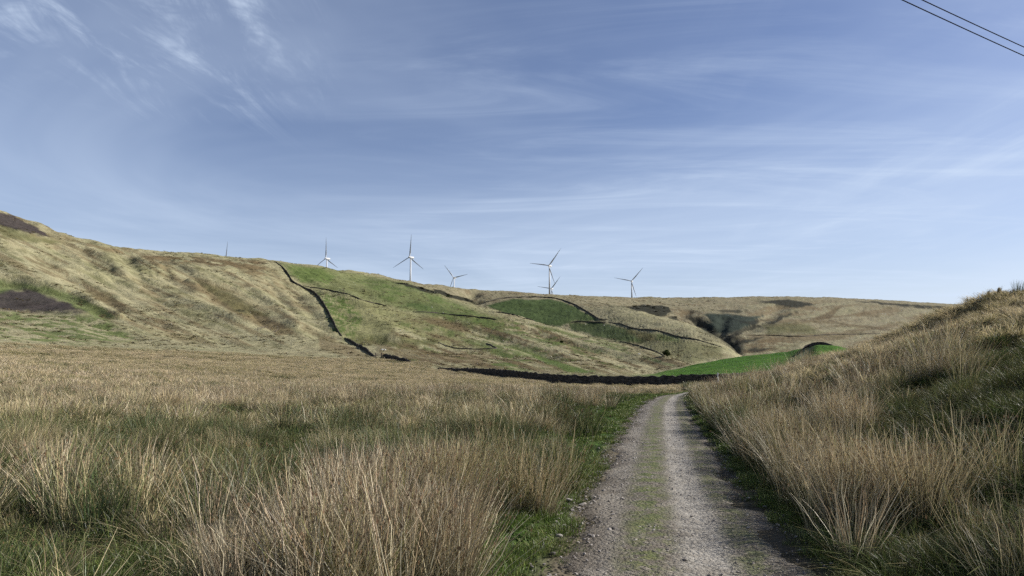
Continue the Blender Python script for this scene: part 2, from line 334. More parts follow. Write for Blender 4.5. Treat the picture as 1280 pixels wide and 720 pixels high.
# ------------------------------------------------------------------ object helpers
def tag(o, label=None, cat=None, group=None, kind=None):
    if label: o['label'] = label
    if cat: o['category'] = cat
    if group: o['group'] = group
    if kind: o['kind'] = kind
    return o
def link(name, me, mat=None, parent=None, smooth=False):
    if mat is not None: me.materials.append(mat)
    if smooth: me.polygons.foreach_set('use_smooth', [True] * len(me.polygons))
    o = bpy.data.objects.new(name, me); COL.objects.link(o)
    if parent: o.parent = parent
    return o
def empty(name, loc, rz=0):
    o = bpy.data.objects.new(name, None); COL.objects.link(o); o.location = loc; o.rotation_euler = (0, 0, rz); return o
def np_mesh(name, V, Fq, attrs=None):
    me = bpy.data.meshes.new(name); V = np.asarray(V, np.float32); Fq = np.asarray(Fq, np.int32); nf, k = Fq.shape
    me.vertices.add(len(V)); me.vertices.foreach_set('co', V.ravel())
    me.loops.add(nf * k); me.loops.foreach_set('vertex_index', Fq.ravel())
    me.polygons.add(nf); me.polygons.foreach_set('loop_start', np.arange(0, nf * k, k, dtype=np.int32))
    try: me.polygons.foreach_set('loop_total', np.full(nf, k, np.int32))
    except Exception: pass
    for n_, (typ, arr) in (attrs or {}).items():
        at = me.attributes.new(n_, typ, 'POINT')
        key = {'FLOAT': 'value', 'INT': 'value', 'FLOAT_VECTOR': 'vector', 'FLOAT_COLOR': 'color'}[typ]
        at.data.foreach_set(key, np.ascontiguousarray(arr, np.int32 if typ == 'INT' else np.float32).ravel())
    me.update(calc_edges=True); return me

# ------------------------------------------------------------------ node helpers
class NT:
    def __init__(s, tree): s.t = tree; tree.nodes.clear()
    def n(s, typ, ins=None, **props):
        nd = s.t.nodes.new(typ)
        for k_, v in props.items(): setattr(nd, k_, v)
        for k_, v in (ins or {}).items():
            sock = nd.inputs[k_]
            if isinstance(v, bpy.types.NodeSocket): s.t.links.new(v, sock)
            else: sock.default_value = v
        return nd
    def math(s, op, a, b=0.0, c=None, clamp=False):
        i = {0: a, 1: b}
        if c is not None: i[2] = c
        return s.n('ShaderNodeMath', i, operation=op, use_clamp=clamp).outputs[0]
    def mix(s, f, a, b, typ='RGBA', blend='MIX'):
        nd = s.t.nodes.new('ShaderNodeMix'); nd.data_type = typ
        if typ == 'RGBA': nd.blend_type = blend
        idx = {'RGBA': (6, 7, 2), 'FLOAT': (2, 3, 0)}[typ]
        for sock, v in ((nd.inputs[0], f), (nd.inputs[idx[0]], a), (nd.inputs[idx[1]], b)):
            if isinstance(v, bpy.types.NodeSocket): s.t.links.new(v, sock)
            else: sock.default_value = v
        return nd.outputs[idx[2]]
    def rng(s, v, a, b, c=0.0, d=1.0):
        return s.n('ShaderNodeMapRange', {0: v, 1: a, 2: b, 3: c, 4: d}, interpolation_type='SMOOTHSTEP').outputs[0]
    def noise(s, vec, scale, detail=4, rough=.55, typ=None, dist=0.0):
        return s.n('ShaderNodeTexNoise', {'Vector': vec, 'Scale': scale, 'Detail': detail, 'Roughness': rough, 'Distortion': dist})
def new_mat(name):
    m_ = bpy.data.materials.new(name); m_.use_nodes = True; return m_, NT(m_.node_tree)
def finish(nt, col, rough=.9, spec=.1, normal=None, metallic=0.0):
    ins = {'Base Color': col, 'Roughness': rough, 'Specular IOR Level': spec, 'Metallic': metallic}
    if normal is not None: ins['Normal'] = normal
    b = nt.n('ShaderNodeBsdfPrincipled', ins); nt.n('ShaderNodeOutputMaterial', {'Surface': b.outputs[0]})
def c4(r, g, b): return (r, g, b, 1)

# ground material
m_ground, nt = new_mat('moor_ground')
geo = nt.n('ShaderNodeNewGeometry'); P = geo.outputs['Position']
att = nt.n('ShaderNodeAttribute', attribute_name='cover').outputs['Color']
f1 = nt.noise(P, .9, 5, .65).outputs[0]; f2 = nt.noise(P, .16, 5, .65).outputs[0]; f3 = nt.noise(P, .035, 4, .6).outputs[0]
str_v = nt.n('ShaderNodeMapping', {'Vector': P, 'Rotation': (0, 0, radians(-35)), 'Scale': (.30, .045, .3)}).outputs[0]
f4 = nt.noise(str_v, 1.0, 5, .65).outputs[0]
f0 = nt.noise(P, 2.6, 4, .7).outputs[0]
f5 = nt.noise(nt.n('ShaderNodeMapping', {'Vector': P, 'Scale': (.10, .32, .2), 'Rotation': (0, 0, radians(12))}).outputs[0], 1.0, 7, .72).outputs[0]
att = nt.mix(nt.rng(f5, .50, .62, 0, .42), att, nt.mix(1.0, att, c4(.52, .50, .44), blend='MULTIPLY'))
att = nt.mix(nt.rng(f0, .47, .62, 0, .6), att, nt.mix(1.0, att, c4(.48, .50, .40), blend='MULTIPLY'))
col = nt.mix(nt.rng(f1, .52, .66, 0, .40), att, nt.mix(1.0, att, c4(.42, .44, .36), blend='MULTIPLY'))
col = nt.mix(nt.rng(f2, .52, .66, 0, .35), col, nt.mix(1.0, col, c4(.50, .47, .40), blend='MULTIPLY'))
col = nt.mix(nt.rng(f4, .40, .56, .45, 0), col, nt.mix(1.0, col, c4(1.35, 1.32, 1.30), blend='MULTIPLY'))
col = nt.mix(nt.rng(f3, .48, .64, 0, .15), col, nt.mix(1.0, col, c4(.66, .80, .50), blend='MULTIPLY'))
hsum = nt.math('ADD', nt.math('ADD', nt.math('MULTIPLY', f1, .7), nt.math('MULTIPLY', f0, .35)), nt.math('MULTIPLY', f2, 2.2))
bmp = nt.n('ShaderNodeBump', {'Strength': .7, 'Distance': 1.0, 'Height': hsum}).outputs[0]
finish(nt, col, .95, .05, bmp)

# ------------------------------------------------------------------ terrain mesh (one sheet to the horizon)
V = np.stack([XX, YY, ZZ], -1).reshape(-1, 3)
i = np.arange(NRW - 1)[:, None] * NC; j = np.arange(NC - 1)[None, :]
Q = np.stack([i + j, i + j + 1, i + NC + j + 1, i + NC + j], -1).reshape(-1, 4)[:, ::-1]
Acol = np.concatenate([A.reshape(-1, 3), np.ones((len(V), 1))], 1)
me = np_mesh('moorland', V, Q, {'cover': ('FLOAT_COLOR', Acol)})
g = link('ground', me, m_ground, smooth=True); tag(g, kind='structure')
# disc under the feet to close the sheet
cap = bmesh.new(); vs = [cap.verts.new((XX[0, k], YY[0, k], ZZ[0, k])) for k in range(0, NC - 1, 20)]; cap.faces.new(vs[::-1])
mc = bpy.data.meshes.new('turf_underfoot'); cap.to_mesh(mc); tag(link('ground_underfoot', mc, m_ground), kind='structure')

# ------------------------------------------------------------------ track
m_track, nt = new_mat('gravel_track')
geo = nt.n('ShaderNodeNewGeometry'); P = geo.outputs['Position']
s_a = nt.n('ShaderNodeAttribute', attribute_name='side').outputs['Fac']
y_a = nt.n('ShaderNodeSeparateXYZ', {0: P}).outputs[1]
vor = nt.n('ShaderNodeTexVoronoi', {'Vector': P, 'Scale': 26.0}, feature='F1'); vor2 = nt.n('ShaderNodeTexVoronoi', {'Vector': P, 'Scale': 75.0}, feature='F1')
n1 = nt.noise(P, 1.1, 6, .65).outputs[0]; n2 = nt.noise(P, 9, 6, .7).outputs[0]; n3 = nt.noise(P, .45, 3, .6).outputs[0]
sepv = nt.n('ShaderNodeSeparateColor', {0: vor.outputs['Color']}).outputs[0]; sepv2 = nt.n('ShaderNodeSeparateColor', {0: vor2.outputs['Color']}).outputs[0]
base = nt.mix(nt.rng(n1, .38, .66), c4(.150, .130, .108), c4(.250, .222, .190))
base = nt.mix(nt.rng(sepv, .45, 1.0, 0, .60), base, c4(.38, .35, .31))
base = nt.mix(nt.rng(sepv2, .5, 1.0, 0, .6), base, c4(.085, .074, .064))
base = nt.mix(nt.rng(n2, .56, .70, 0, .6), base, c4(.07, .056, .042))
wl = nt.rng(nt.math('ABSOLUTE', nt.math('SUBTRACT', s_a, .24)), .34, .10); wl2 = nt.rng(nt.math('ABSOLUTE', nt.math('ADD', s_a, .66)), .26, .06)
wh = nt.math('MULTIPLY', nt.math('MAXIMUM', wl, nt.math('MULTIPLY', wl2, .45)), nt.rng(n1, .30, .50, .55, 1))
base = nt.mix(nt.math('MULTIPLY', wh, .72), base, nt.mix(nt.rng(n2, .4, .62), c4(.310, .290, .262), c4(.235, .214, .188)))
base = nt.mix(nt.math('MULTIPLY', nt.math('SUBTRACT', 1.0, wh), .62), base, nt.mix(1.0, base, c4(.55, .52, .46), blend='MULTIPLY'))
# damp earthy left margin
lm = nt.math('MULTIPLY', nt.rng(s_a, -.45, -.80), nt.rng(n3, .40, .56))
base = nt.mix(nt.math('MULTIPLY', lm, .75), base, c4(.060, .048, .036))
# mossy growth on the crown between wheel lines
cx = nt.math('ABSOLUTE', nt.math('ADD', s_a, .24)); crown = nt.rng(cx, .36, .05)
cx2 = nt.math('ABSOLUTE', nt.math('SUBTRACT', s_a, .62)); crown2 = nt.math('MULTIPLY', nt.rng(cx2, .26, .04), .75)
edge = nt.rng(nt.math('ABSOLUTE', s_a), .88, 1.12)
g_all = nt.math('MAXIMUM', nt.math('MAXIMUM', crown, crown2), edge)
gm = nt.math('MULTIPLY', g_all, nt.rng(nt.noise(P, 3.2, 7, .75).outputs[0], .42, .56))
base = nt.mix(nt.math('MULTIPLY', gm, .9), base, nt.mix(nt.rng(n2, .35, .65), c4(.060, .085, .022), c4(.125, .128, .052)))
base = nt.mix(1.0, base, c4(.79, .80, .785), blend='MULTIPLY')
bh = nt.math('ADD', nt.math('MULTIPLY', vor.outputs['Distance'], -.6), nt.math('ADD', nt.math('MULTIPLY', vor2.outputs['Distance'], -.25), nt.math('MULTIPLY', n2, .8)))
bmp = nt.n('ShaderNodeBump', {'Strength': .9, 'Distance': .03, 'Height': bh}).outputs[0]
finish(nt, base, .9, .15, bmp)
ty = np.concatenate([np.arange(-8, 3, .12), np.arange(3, 16, .035), np.arange(16, 40, .1), np.arange(40, 112, .4)])
ts = np.linspace(-1.42, 1.42, 96)
SS, TY = np.meshgrid(ts, ty); TX = track_x(TY) + SS / .973
TZ = ground_z(TX.ravel(), TY.ravel()).reshape(TX.shape)
tn = fbm(TX * 2.2, TY * 2.2, 201, 4); tn2 = fbm(TX * 9, TY * 9, 211, 3); tn3 = fbm(TX * .8, TY * .8, 221, 3)
rut = .035 * np.exp(-((SS - .28) / .26)**2) + .03 * np.exp(-((SS + .68) / .22)**2)
lift = .028 + .02 * (1 - (SS / 1.1)**2) - .13 * sm(.72, 1.22, np.abs(SS) + (tn - .5) * .5 + (tn3 - .5) * .45)
TZ2 = TZ + lift - rut * .6 + (tn - .5) * .035 + (tn2 - .5) * .018
V = np.stack([TX, TY, TZ2], -1).reshape(-1, 3); n1_, n2_ = SS.shape
i = np.arange(n1_ - 1)[:, None] * n2_; j = np.arange(n2_ - 1)[None, :]
Q = np.stack([i + j, i + j + 1, i + n2_ + j + 1, i + n2_ + j], -1).reshape(-1, 4)
me = np_mesh('track', V, Q, {'side': ('FLOAT', SS.ravel())})
tag(link('track', me, m_track, smooth=True), kind='structure')
def track_z(x, y):
    s = lateral(x, y); return ground_z(x, y) + .028 + .02 * (1 - (s / 1.1)**2) - .012

# ------------------------------------------------------------------ grass blades
def tuft(name, n, hgt, rad, spread, width, lean=(0.06, 0), droop=.25, seg=3, heads=0.0, hv=.25, seed=0):
    r = np.random.default_rng(seed)
    az = r.uniform(0, 2 * pi, n); rr = rad * np.sqrt(r.uniform(0, 1, n))
    bx, by = rr * np.cos(az), rr * np.sin(az)
    H = hgt * (1 - hv * r.uniform(0, 1, n)**1.2) ; tilt = spread * (rr / rad) * r.uniform(.5, 1.4, n) + r.normal(0, spread * .25, n)
    az2 = az + r.normal(0, .5, n)
    dx = np.sin(tilt) * np.cos(az2) + lean[0]; dy = np.sin(tilt) * np.sin(az2) + lean[1]
    dr = droop * r.uniform(.1, 1.2, n); fa = r.uniform(0, pi, n); sxx, syy = np.cos(fa), np.sin(fa)
    W = width * r.uniform(.7, 1.3, n); rnd = r.uniform(0, 1, n)
    kink = r.normal(0, .03, (seg + 1, n)) * hgt; kink[0] = 0
    Vs, Ts = [], []
    for k_ in range(seg + 1):
        t = k_ / seg
        px_ = bx + H * (dx * t + dx * dr * 1.6 * t * t) + kink[k_] * sxx * t; py_ = by + H * (dy * t + dy * dr * 1.6 * t * t) + kink[k_] * syy * t
        pz_ = H * (t * np.cos(tilt) - dr * .45 * t * t * t) - .03 * (k_ == 0)
        w_ = W * np.where(np.mod(rnd * 13.7, 1) > .7, 1.35, .9) * (1 - .75 * t**1.5) * .5
        Vs += [np.stack([px_ - sxx * w_, py_ - syy * w_, pz_], 1), np.stack([px_ + sxx * w_, py_ + syy * w_, pz_], 1)]; Ts += [t, t]
    m_ = len(Vs); V = np.stack(Vs, 1).reshape(-1, 3)
    base = np.arange(n)[:, None] * m_
    Fs = [np.stack([base[:, 0] + 2*k_, base[:, 0] + 2*k_ + 1, base[:, 0] + 2*k_ + 3, base[:, 0] + 2*k_ + 2], 1) for k_ in range(seg)]
    Fq = np.concatenate(Fs); T = np.tile(Ts, n); RN = np.repeat(rnd, m_); KD = np.zeros(len(V))
    if heads > 0:
        pick = np.where(r.uniform(0, 1, n) < heads)[0]; hv_, hf = [], []
        o = len(V)
        for q, b in enumerate(pick):
            c0 = V[b * m_ + m_ - 4] * .45 + V[b * m_ + m_ - 2] * .55; a_ = r.uniform(0, pi); d1 = np.array([cos(a_), sin(a_), 0]) * width * 1.5; up = np.array([0, 0, width * 3])
            c0 = c0 + d1 * .5
            hv_ += [c0 - up, c0 + d1, c0 + up, c0 - d1]; hf.append([o + 4*q, o + 4*q + 1, o + 4*q + 2, o + 4*q + 3])
        if len(pick):
            V = np.concatenate([V, np.array(hv_)]); Fq = np.concatenate([Fq, np.array(hf)])
            T = np.concatenate([T, np.full(4 * len(pick), .9)]); RN = np.concatenate([RN, np.repeat(rnd[pick], 4)]); KD = np.concatenate([KD, np.ones(4 * len(pick))])
    return np_mesh(name, V, Fq, {'t': ('FLOAT', T), 'rnd': ('FLOAT', RN), 'kd': ('FLOAT', KD)})
def blade_mat(name, low, mid, tip, tip2, dry_scale=.10, g_tip=(.10, .13, .035), dry=(.40, .58), trans=.16):
    m_, nt = new_mat(name)
    P = nt.n('ShaderNodeNewGeometry').outputs['Position']
    t = nt.n('ShaderNodeAttribute', attribute_name='t').outputs['Fac']; rd = nt.n('ShaderNodeAttribute', attribute_name='rnd').outputs['Fac']; kd = nt.n('ShaderNodeAttribute', attribute_name='kd').outputs['Fac']
    ow = nt.n('ShaderNodeObjectInfo').outputs['Random']
    pn = nt.noise(P, dry_scale, 4, .6).outputs[0]; pn2 = nt.noise(P, dry_scale * 5, 3, .6).outputs[0]
    dryf = nt.math('ADD', nt.math('ADD', pn, nt.math('MULTIPLY', nt.math('SUBTRACT', rd, .5), .42)), nt.math('ADD', nt.math('MULTIPLY', nt.math('SUBTRACT', ow, .5), .14), nt.math('MULTIPLY', nt.math('SUBTRACT', pn2, .5), .5)))
    d = nt.rng(dryf, dry[0], dry[1])
    tipc = nt.mix(nt.rng(nt.math('FRACT', nt.math('MULTIPLY', rd, 7.3)), .2, .8), c4(*tip), c4(*tip2))
    tipc = nt.mix(d, c4(*g_tip), tipc)
    lo_ = nt.mix(nt.math('MULTIPLY', d, .45), c4(*low), tipc)
    mi_ = nt.mix(nt.math('MULTIPLY', d, .75), c4(*mid), tipc)
    c = nt.mix(nt.rng(t, 0.02, .45), lo_, mi_); c = nt.mix(nt.rng(t, .40, .85), c, tipc)
    c = nt.mix(1.0, c, nt.n('ShaderNodeCombineColor', {0: nt.rng(nt.math('FRACT', nt.math('MULTIPLY', rd, 13.7)), .25, 1.0, .38, 1.20), 1: nt.rng(nt.math('FRACT', nt.math('MULTIPLY', rd, 13.7)), .25, 1.0, .38, 1.20), 2: nt.rng(nt.math('FRACT', nt.math('MULTIPLY', rd, 13.7)), .25, 1.0, .38, 1.14)}).outputs[0], blend='MULTIPLY')
    c = nt.mix(1.0, c, c4(.84, .84, .84), blend='MULTIPLY')
    c = nt.mix(nt.math('MULTIPLY', kd, .8), c, c4(.16, .095, .05))
    df = nt.n('ShaderNodeBsdfDiffuse', {'Color': c, 'Roughness': .6}); tl = nt.n('ShaderNodeBsdfTranslucent', {'Color': c})
    gl = nt.n('ShaderNodeBsdfGlossy', {'Color': c4(.6, .6, .6), 'Roughness': .45})
    s1 = nt.n('ShaderNodeMixShader', {0: trans, 1: df.outputs[0], 2: tl.outputs[0]})
    s2 = nt.n('ShaderNodeMixShader', {0: .035, 1: s1.outputs[0], 2: gl.outputs[0]})
    nt.n('ShaderNodeOutputMaterial', {'Surface': s2.outputs[0]}); return m_
m_rush = blade_mat('soft_rush', (.040, .062, .016), (.120, .150, .045), (.780, .660, .440), (.560, .440, .260), g_tip=(.320, .320, .125), dry=(.32, .54))
m_rushg = blade_mat('green_rush', (.028, .052, .016), (.066, .110, .038), (.36, .32, .17), (.24, .21, .09), g_tip=(.120, .160, .060), dry=(.44, .70))
m_rushp = blade_mat('bleached_rush', (.07, .072, .028), (.38, .34, .19), (.86, .77, .58), (.50, .36, .24), g_tip=(.42, .34, .20), dry=(.25, .50))
m_straw = blade_mat('moor_grass', (.11, .115, .040), (.32, .27, .13), (.76, .65, .43), (.60, .48, .30), g_tip=(.38, .35, .16), dry=(.30, .54), trans=.34)
m_turf = blade_mat('short_turf', (.045, .078, .012), (.140, .215, .040), (.32, .35, .11), (.46, .42, .20), dry_scale=.6, g_tip=(.195, .285, .058), dry=(.42, .75))
m_tough = blade_mat('bank_green', (.035, .065, .016), (.085, .130, .034), (.20, .20, .075), (.36, .30, .15), dry_scale=.3, g_tip=(.110, .155, .040), dry=(.36, .70))

def proto(meshes, mats):
    out = []
    for me_, mt in zip(meshes, mats):
        me_.materials.append(mt); out.append(bpy.data.objects.new(me_.name, me_))
    return out
def scatter(name, protos, P, idx, rot, scl, label=None):
    """one stuff object: tuft shapes set on ground points"""
    n = len(P)
    c = bpy.data.collections.new(name + '_shapes')
    for k_, o in enumerate(protos): o.name = '%s_%02d' % (name, k_); c.objects.link(o)
    me_ = bpy.data.meshes.new(name); me_.vertices.add(n); me_.vertices.foreach_set('co', np.asarray(P, np.float32).ravel())
    for nm, typ, arr, key in (('ix', 'INT', idx, 'value'), ('rot', 'FLOAT_VECTOR', rot, 'vector'), ('scl', 'FLOAT_VECTOR', scl, 'vector')):
        at = me_.attributes.new(nm, typ, 'POINT'); at.data.foreach_set(key, np.ascontiguousarray(arr, np.int32 if typ == 'INT' else np.float32).ravel())
    me_.update()
    o = bpy.data.objects.new(name, me_); COL.objects.link(o)
    ng = bpy.data.node_groups.new(name, 'GeometryNodeTree')
    ng.interface.new_socket('Geometry', in_out='INPUT', socket_type='NodeSocketGeometry'); ng.interface.new_socket('Geometry', in_out='OUTPUT', socket_type='NodeSocketGeometry')
    N_ = ng.nodes; L = ng.links
    gi = N_.new('NodeGroupInput'); go = N_.new('NodeGroupOutput')
    ci = N_.new('GeometryNodeCollectionInfo'); ci.inputs['Collection'].default_value = c; ci.inputs['Separate Children'].default_value = True; ci.inputs['Reset Children'].default_value = True
    ip = N_.new('GeometryNodeInstanceOnPoints'); ip.inputs['Pick Instance'].default_value = True
    def na(nm, dt):
        a_ = N_.new('GeometryNodeInputNamedAttribute'); a_.data_type = dt; a_.inputs['Name'].default_value = nm; return a_.outputs['Attribute']
    L.new(gi.outputs[0], ip.inputs['Points']); L.new(ci.outputs[0], ip.inputs['Instance'])
    L.new(na('ix', 'INT'), ip.inputs['Instance Index']); L.new(na('rot', 'FLOAT_VECTOR'), ip.inputs['Rotation']); L.new(na('scl', 'FLOAT_VECTOR'), ip.inputs['Scale'])
    L.new(ip.outputs[0], go.inputs[0])
    md = o.modifiers.new('tufts', 'NODES'); md.node_group = ng
    tag(o, label, kind='stuff'); return o

def band(d0, d1, dens, amin, amax):    # uniform points in the wedge seen between two distances
    n = int(dens * .5 * (amax - amin) * (d1 * d1 - d0 * d0))
    y = np.sqrt(rng.uniform(d0 * d0, d1 * d1, n)); a = rng.uniform(amin, amax, n); return a * y, y
def limitB(x, y):
    q = np.hypot(x, y) / np.interp(np.arctan2(x, y), PHI, CR[0]); p = 640 + F * x / y
    return (q < .985) | ((p < 540) & (rng.uniform(1.0, 1.22, len(x)) > q + .05) & (q < 1.12))
def rots(n, lean_x=.0, jit=.14, ox=0, oy=0):
    vx = lean_x + rng.normal(0, jit, n) + ox; vy = rng.normal(0, jit, n) + oy
    return np.stack([rng.normal(0, .03, n), np.hypot(vx, vy), np.arctan2(vy, vx)], 1)
def rots_old(n, lean_x=.0, jit=.14): return np.stack([rng.normal(0, jit, n), rng.normal(lean_x, jit, n), rng.uniform(0, 2 * pi, n)], 1)

# ---- rushes: near / middle / far shapes
def rset(n, w, seg, heads, sd): 
    meshes, mats = [], []
    for k_ in range(6):
        mt = (m_rush, m_rush, m_rushg, m_rushp, m_rush, m_rushg)[k_]
        meshes.append(tuft('rush', n, .92, .17 + .03 * (k_ % 3), .42 + .12 * (k_ % 2), w, droop=.20 + .1 * (k_ % 3), seg=seg, heads=heads, hv=.5, seed=sd + k_)); mats.append(mt)
    return proto(meshes, mats)
near_r = rset(115, .0056, 4, .22, 11); mid_r = rset(80, .010, 3, .10, 31); far_r = rset(64, .022, 2, 0, 51)
near_s = proto([tuft('strawgrass', 170, .50, .20, .75, .0042, droop=.9, seg=4, seed=70 + k_) for k_ in range(4)], [m_straw] * 4)
mid_s = proto([tuft('strawgrass', 80, .50, .24, .8, .012, droop=.8, seg=3, seed=80 + k_) for k_ in range(3)], [m_straw] * 3)
far_s = proto([tuft('strawgrass', 60, .50, .30, .8, .022, droop=.6, seg=2, seed=90 + k_) for k_ in range(3)], [m_straw] * 3)
P_ALL = near_r + mid_r + far_r + near_s + mid_s + far_s     # 0-5, 6-11, 12-17, 18-21, 22-24, 25-27
PTS = {'L': [[], [], [], []], 'R': [[], [], [], []]}
HOL = [(float(ray(px_, 600)[0]) * d_, d_, r_) for px_, d_, r_ in ((90, 6.2, .60), (370, 8.0, .65), (250, 10.5, .7), (20, 9, .6), (740, 16.5, 0.9), (1190, 8.0, 1.1), (1245, 6.0, .9), (1020, 15, .9), (1160, 13, 1.1), (1260, 11, 1.0), (1130, 9.5, .55), (1060, 12.5, .6), (1200, 16, 1.2))]
def add(side, x, y, z, ix, rot, scl):
    nr = (ix < 6); fw = sm(16, 40, y) * .62 * (ix < 18); fr = rng.uniform(0, 1, len(x)) < fw
    ix = np.where(fr, (ix // 6) * 6 + rng.choice([3, 3, 4], len(x)), ix)
    if side == 'L':
        gz = rng.uniform(0, 1, len(x)) < .50 * sm(.40, .56, fbm(x * .22 + 5, y * .22, 377, 3)) + .12
        ix = np.where(nr & gz, rng.choice([2, 5, 2], len(x)), ix)
        ps = ((x + 1.35) / 1.25)**2 + ((y - 6.6) / 2.3)**2 < 1.0
        ix = np.where(nr & ps & (rng.uniform(0, 1, len(x)) < .9), 3, ix); scl = scl * np.where(nr & ps, 1.10, 1.0)[:, None]
        dk_ = nr & ~ps & (y < 8.5); scl = scl * np.where(dk_, .78, 1.0)[:, None]
    else:
        gz = rng.uniform(0, 1, len(x)) < .48; ix = np.where(nr & gz, rng.choice([2, 5, 1], len(x)), ix); scl = scl * np.where(nr, .80, .88)[:, None]
    hm = np.zeros(len(x), bool)
    for hx_, hy_, r_ in HOL: hm |= (x - hx_)**2 + ((y - hy_) * .8)**2 < r_**2
    hm &= (rng.uniform(0, 1, len(x)) < .93); ok_ = ~hm; x, y, z, ix, rot, scl = x[ok_], y[ok_], z[ok_], ix[ok_], rot[ok_], scl[ok_]
    b = PTS[side]; b[0].append(np.stack([x, y, z], 1)); b[1].append(ix); b[2].append(rot); b[3].append(scl)
def verge_edge(x, y): return np.interp(y, [3, 5, 7, 9, 12, 16, 22, 40, 80], [2.5, 2.45, 2.2, 1.65, 1.75, 2.4, 3.2, 3.4, 2.6]) + (fbm(x * .5, y * .5, 301, 2) - .5) * 1.1
def rush_field(d0, d1, dens, lod, side):
    am = (-1.0, .45) if side == 'L' else (.10, 1.05)
    x, y = band(d0, d1, dens, *am); s = lateral(x, y)
    if side == 'L':
        keep = (s < -verge_edge(x, y) - .1)
    else:
        keep = (s > 1.55 + (fbm(x * .8, y * .8, 302, 2) - .5) * .7)
    keep &= limitB(x, y); x, y, s = x[keep], y[keep], s[keep]
    cl = fbm(x * .42, y * .42, 311, 3); patch = fbm(x * .10, y * .10, 321, 3); sub = fbm(x * 1.3, y * 1.3, 331, 2)
    u = rng.uniform(0, 1, len(x))
    if side == 'L':
        dn = sm(.30, .50, cl * .75 + sub * .25); dn = np.maximum(dn, .35 * sm(10, 30, y))
        kp = u < (.10 + .90 * dn)
    else:
        hill = sm(3, 9, s); dn = sm(.44, .60, cl * .7 + sub * .3) * (1 - .55 * hill); dn = np.maximum(dn, .8 * (1 - sm(1.8, 4.2, s)))
        kp = u < (.04 + .96 * dn)
    x, y, s, cl, patch, dn = [q[kp] for q in (x, y, s, cl, patch, dn)]
    n = len(x); u = rng.uniform(0, 1, n); v = rng.uniform(0, 1, n)
    pp = fbm(x * .28, y * .28, 341, 2)
    # kind: green clumps and bleached clumps hold together
    k_ = np.where(pp > .60, rng.choice([2, 5, 0], n), np.where(pp < .40, rng.choice([3, 3, 0, 4], n), rng.choice([0, 1, 4, 2, 3], n)))
    sc = (.42 + .36 * dn) * (.7 + .5 * v) * (1 if lod else .85)
    if side == 'R': sc *= .95 - .25 * sm(5, 14, s)
    sc *= 1 - .35 * sm(60, 115, y)
    if side == 'R' and lod == 2: sc *= .78
    ix = k_ + 6 * lod
    z = ground_z(x, y)
    sx = sc * (1.0 + .25 * rng.uniform(-1, 1, n)) * (1, 1.15, 1.5)[lod]
    add(side, x, y, z, ix, rots(n, .10), np.stack([sx, sx, sc], 1))
def straw_field(d0, d1, dens, lod, side):
    am = (-1.0, .45) if side == 'L' else (.10, 1.05)
    x, y = band(d0, d1, dens, *am); s = lateral(x, y)
    keep = (s < -verge_edge(x, y) - .15) if side == 'L' else (s > 1.9)
    keep &= limitB(x, y); x, y, s = x[keep], y[keep], s[keep]
    cl = fbm(x * .35 + 40, y * .35, 351, 3); u = rng.uniform(0, 1, len(x))
    pr = sm(.36, .55, cl); 
    if side == 'R': pr = np.maximum(pr * (.35 + .65 * sm(2.5, 7, s)), 0)
    if side == 'R': pr *= .22 + .78 * sm(10, 26, y + s)
    if side == 'L': pr *= .35 + .65 * sm(8, 25, y)
    kp = u < pr; x, y, s = x[kp], y[kp], s[kp]; n = len(x)
    ix = (rng.integers(0, 4, n) + 18) if lod == 0 else (rng.integers(0, 3, n) + 22 if lod == 1 else rng.integers(0, 3, n) + 25)
    sc = rng.uniform(.5, 1.1, n); sx = sc * (1, 1.15, 1.6)[lod]
    add(side, x, y, ground_z(x, y), ix, rots(n, .16), np.stack([sx, sx, sc], 1))
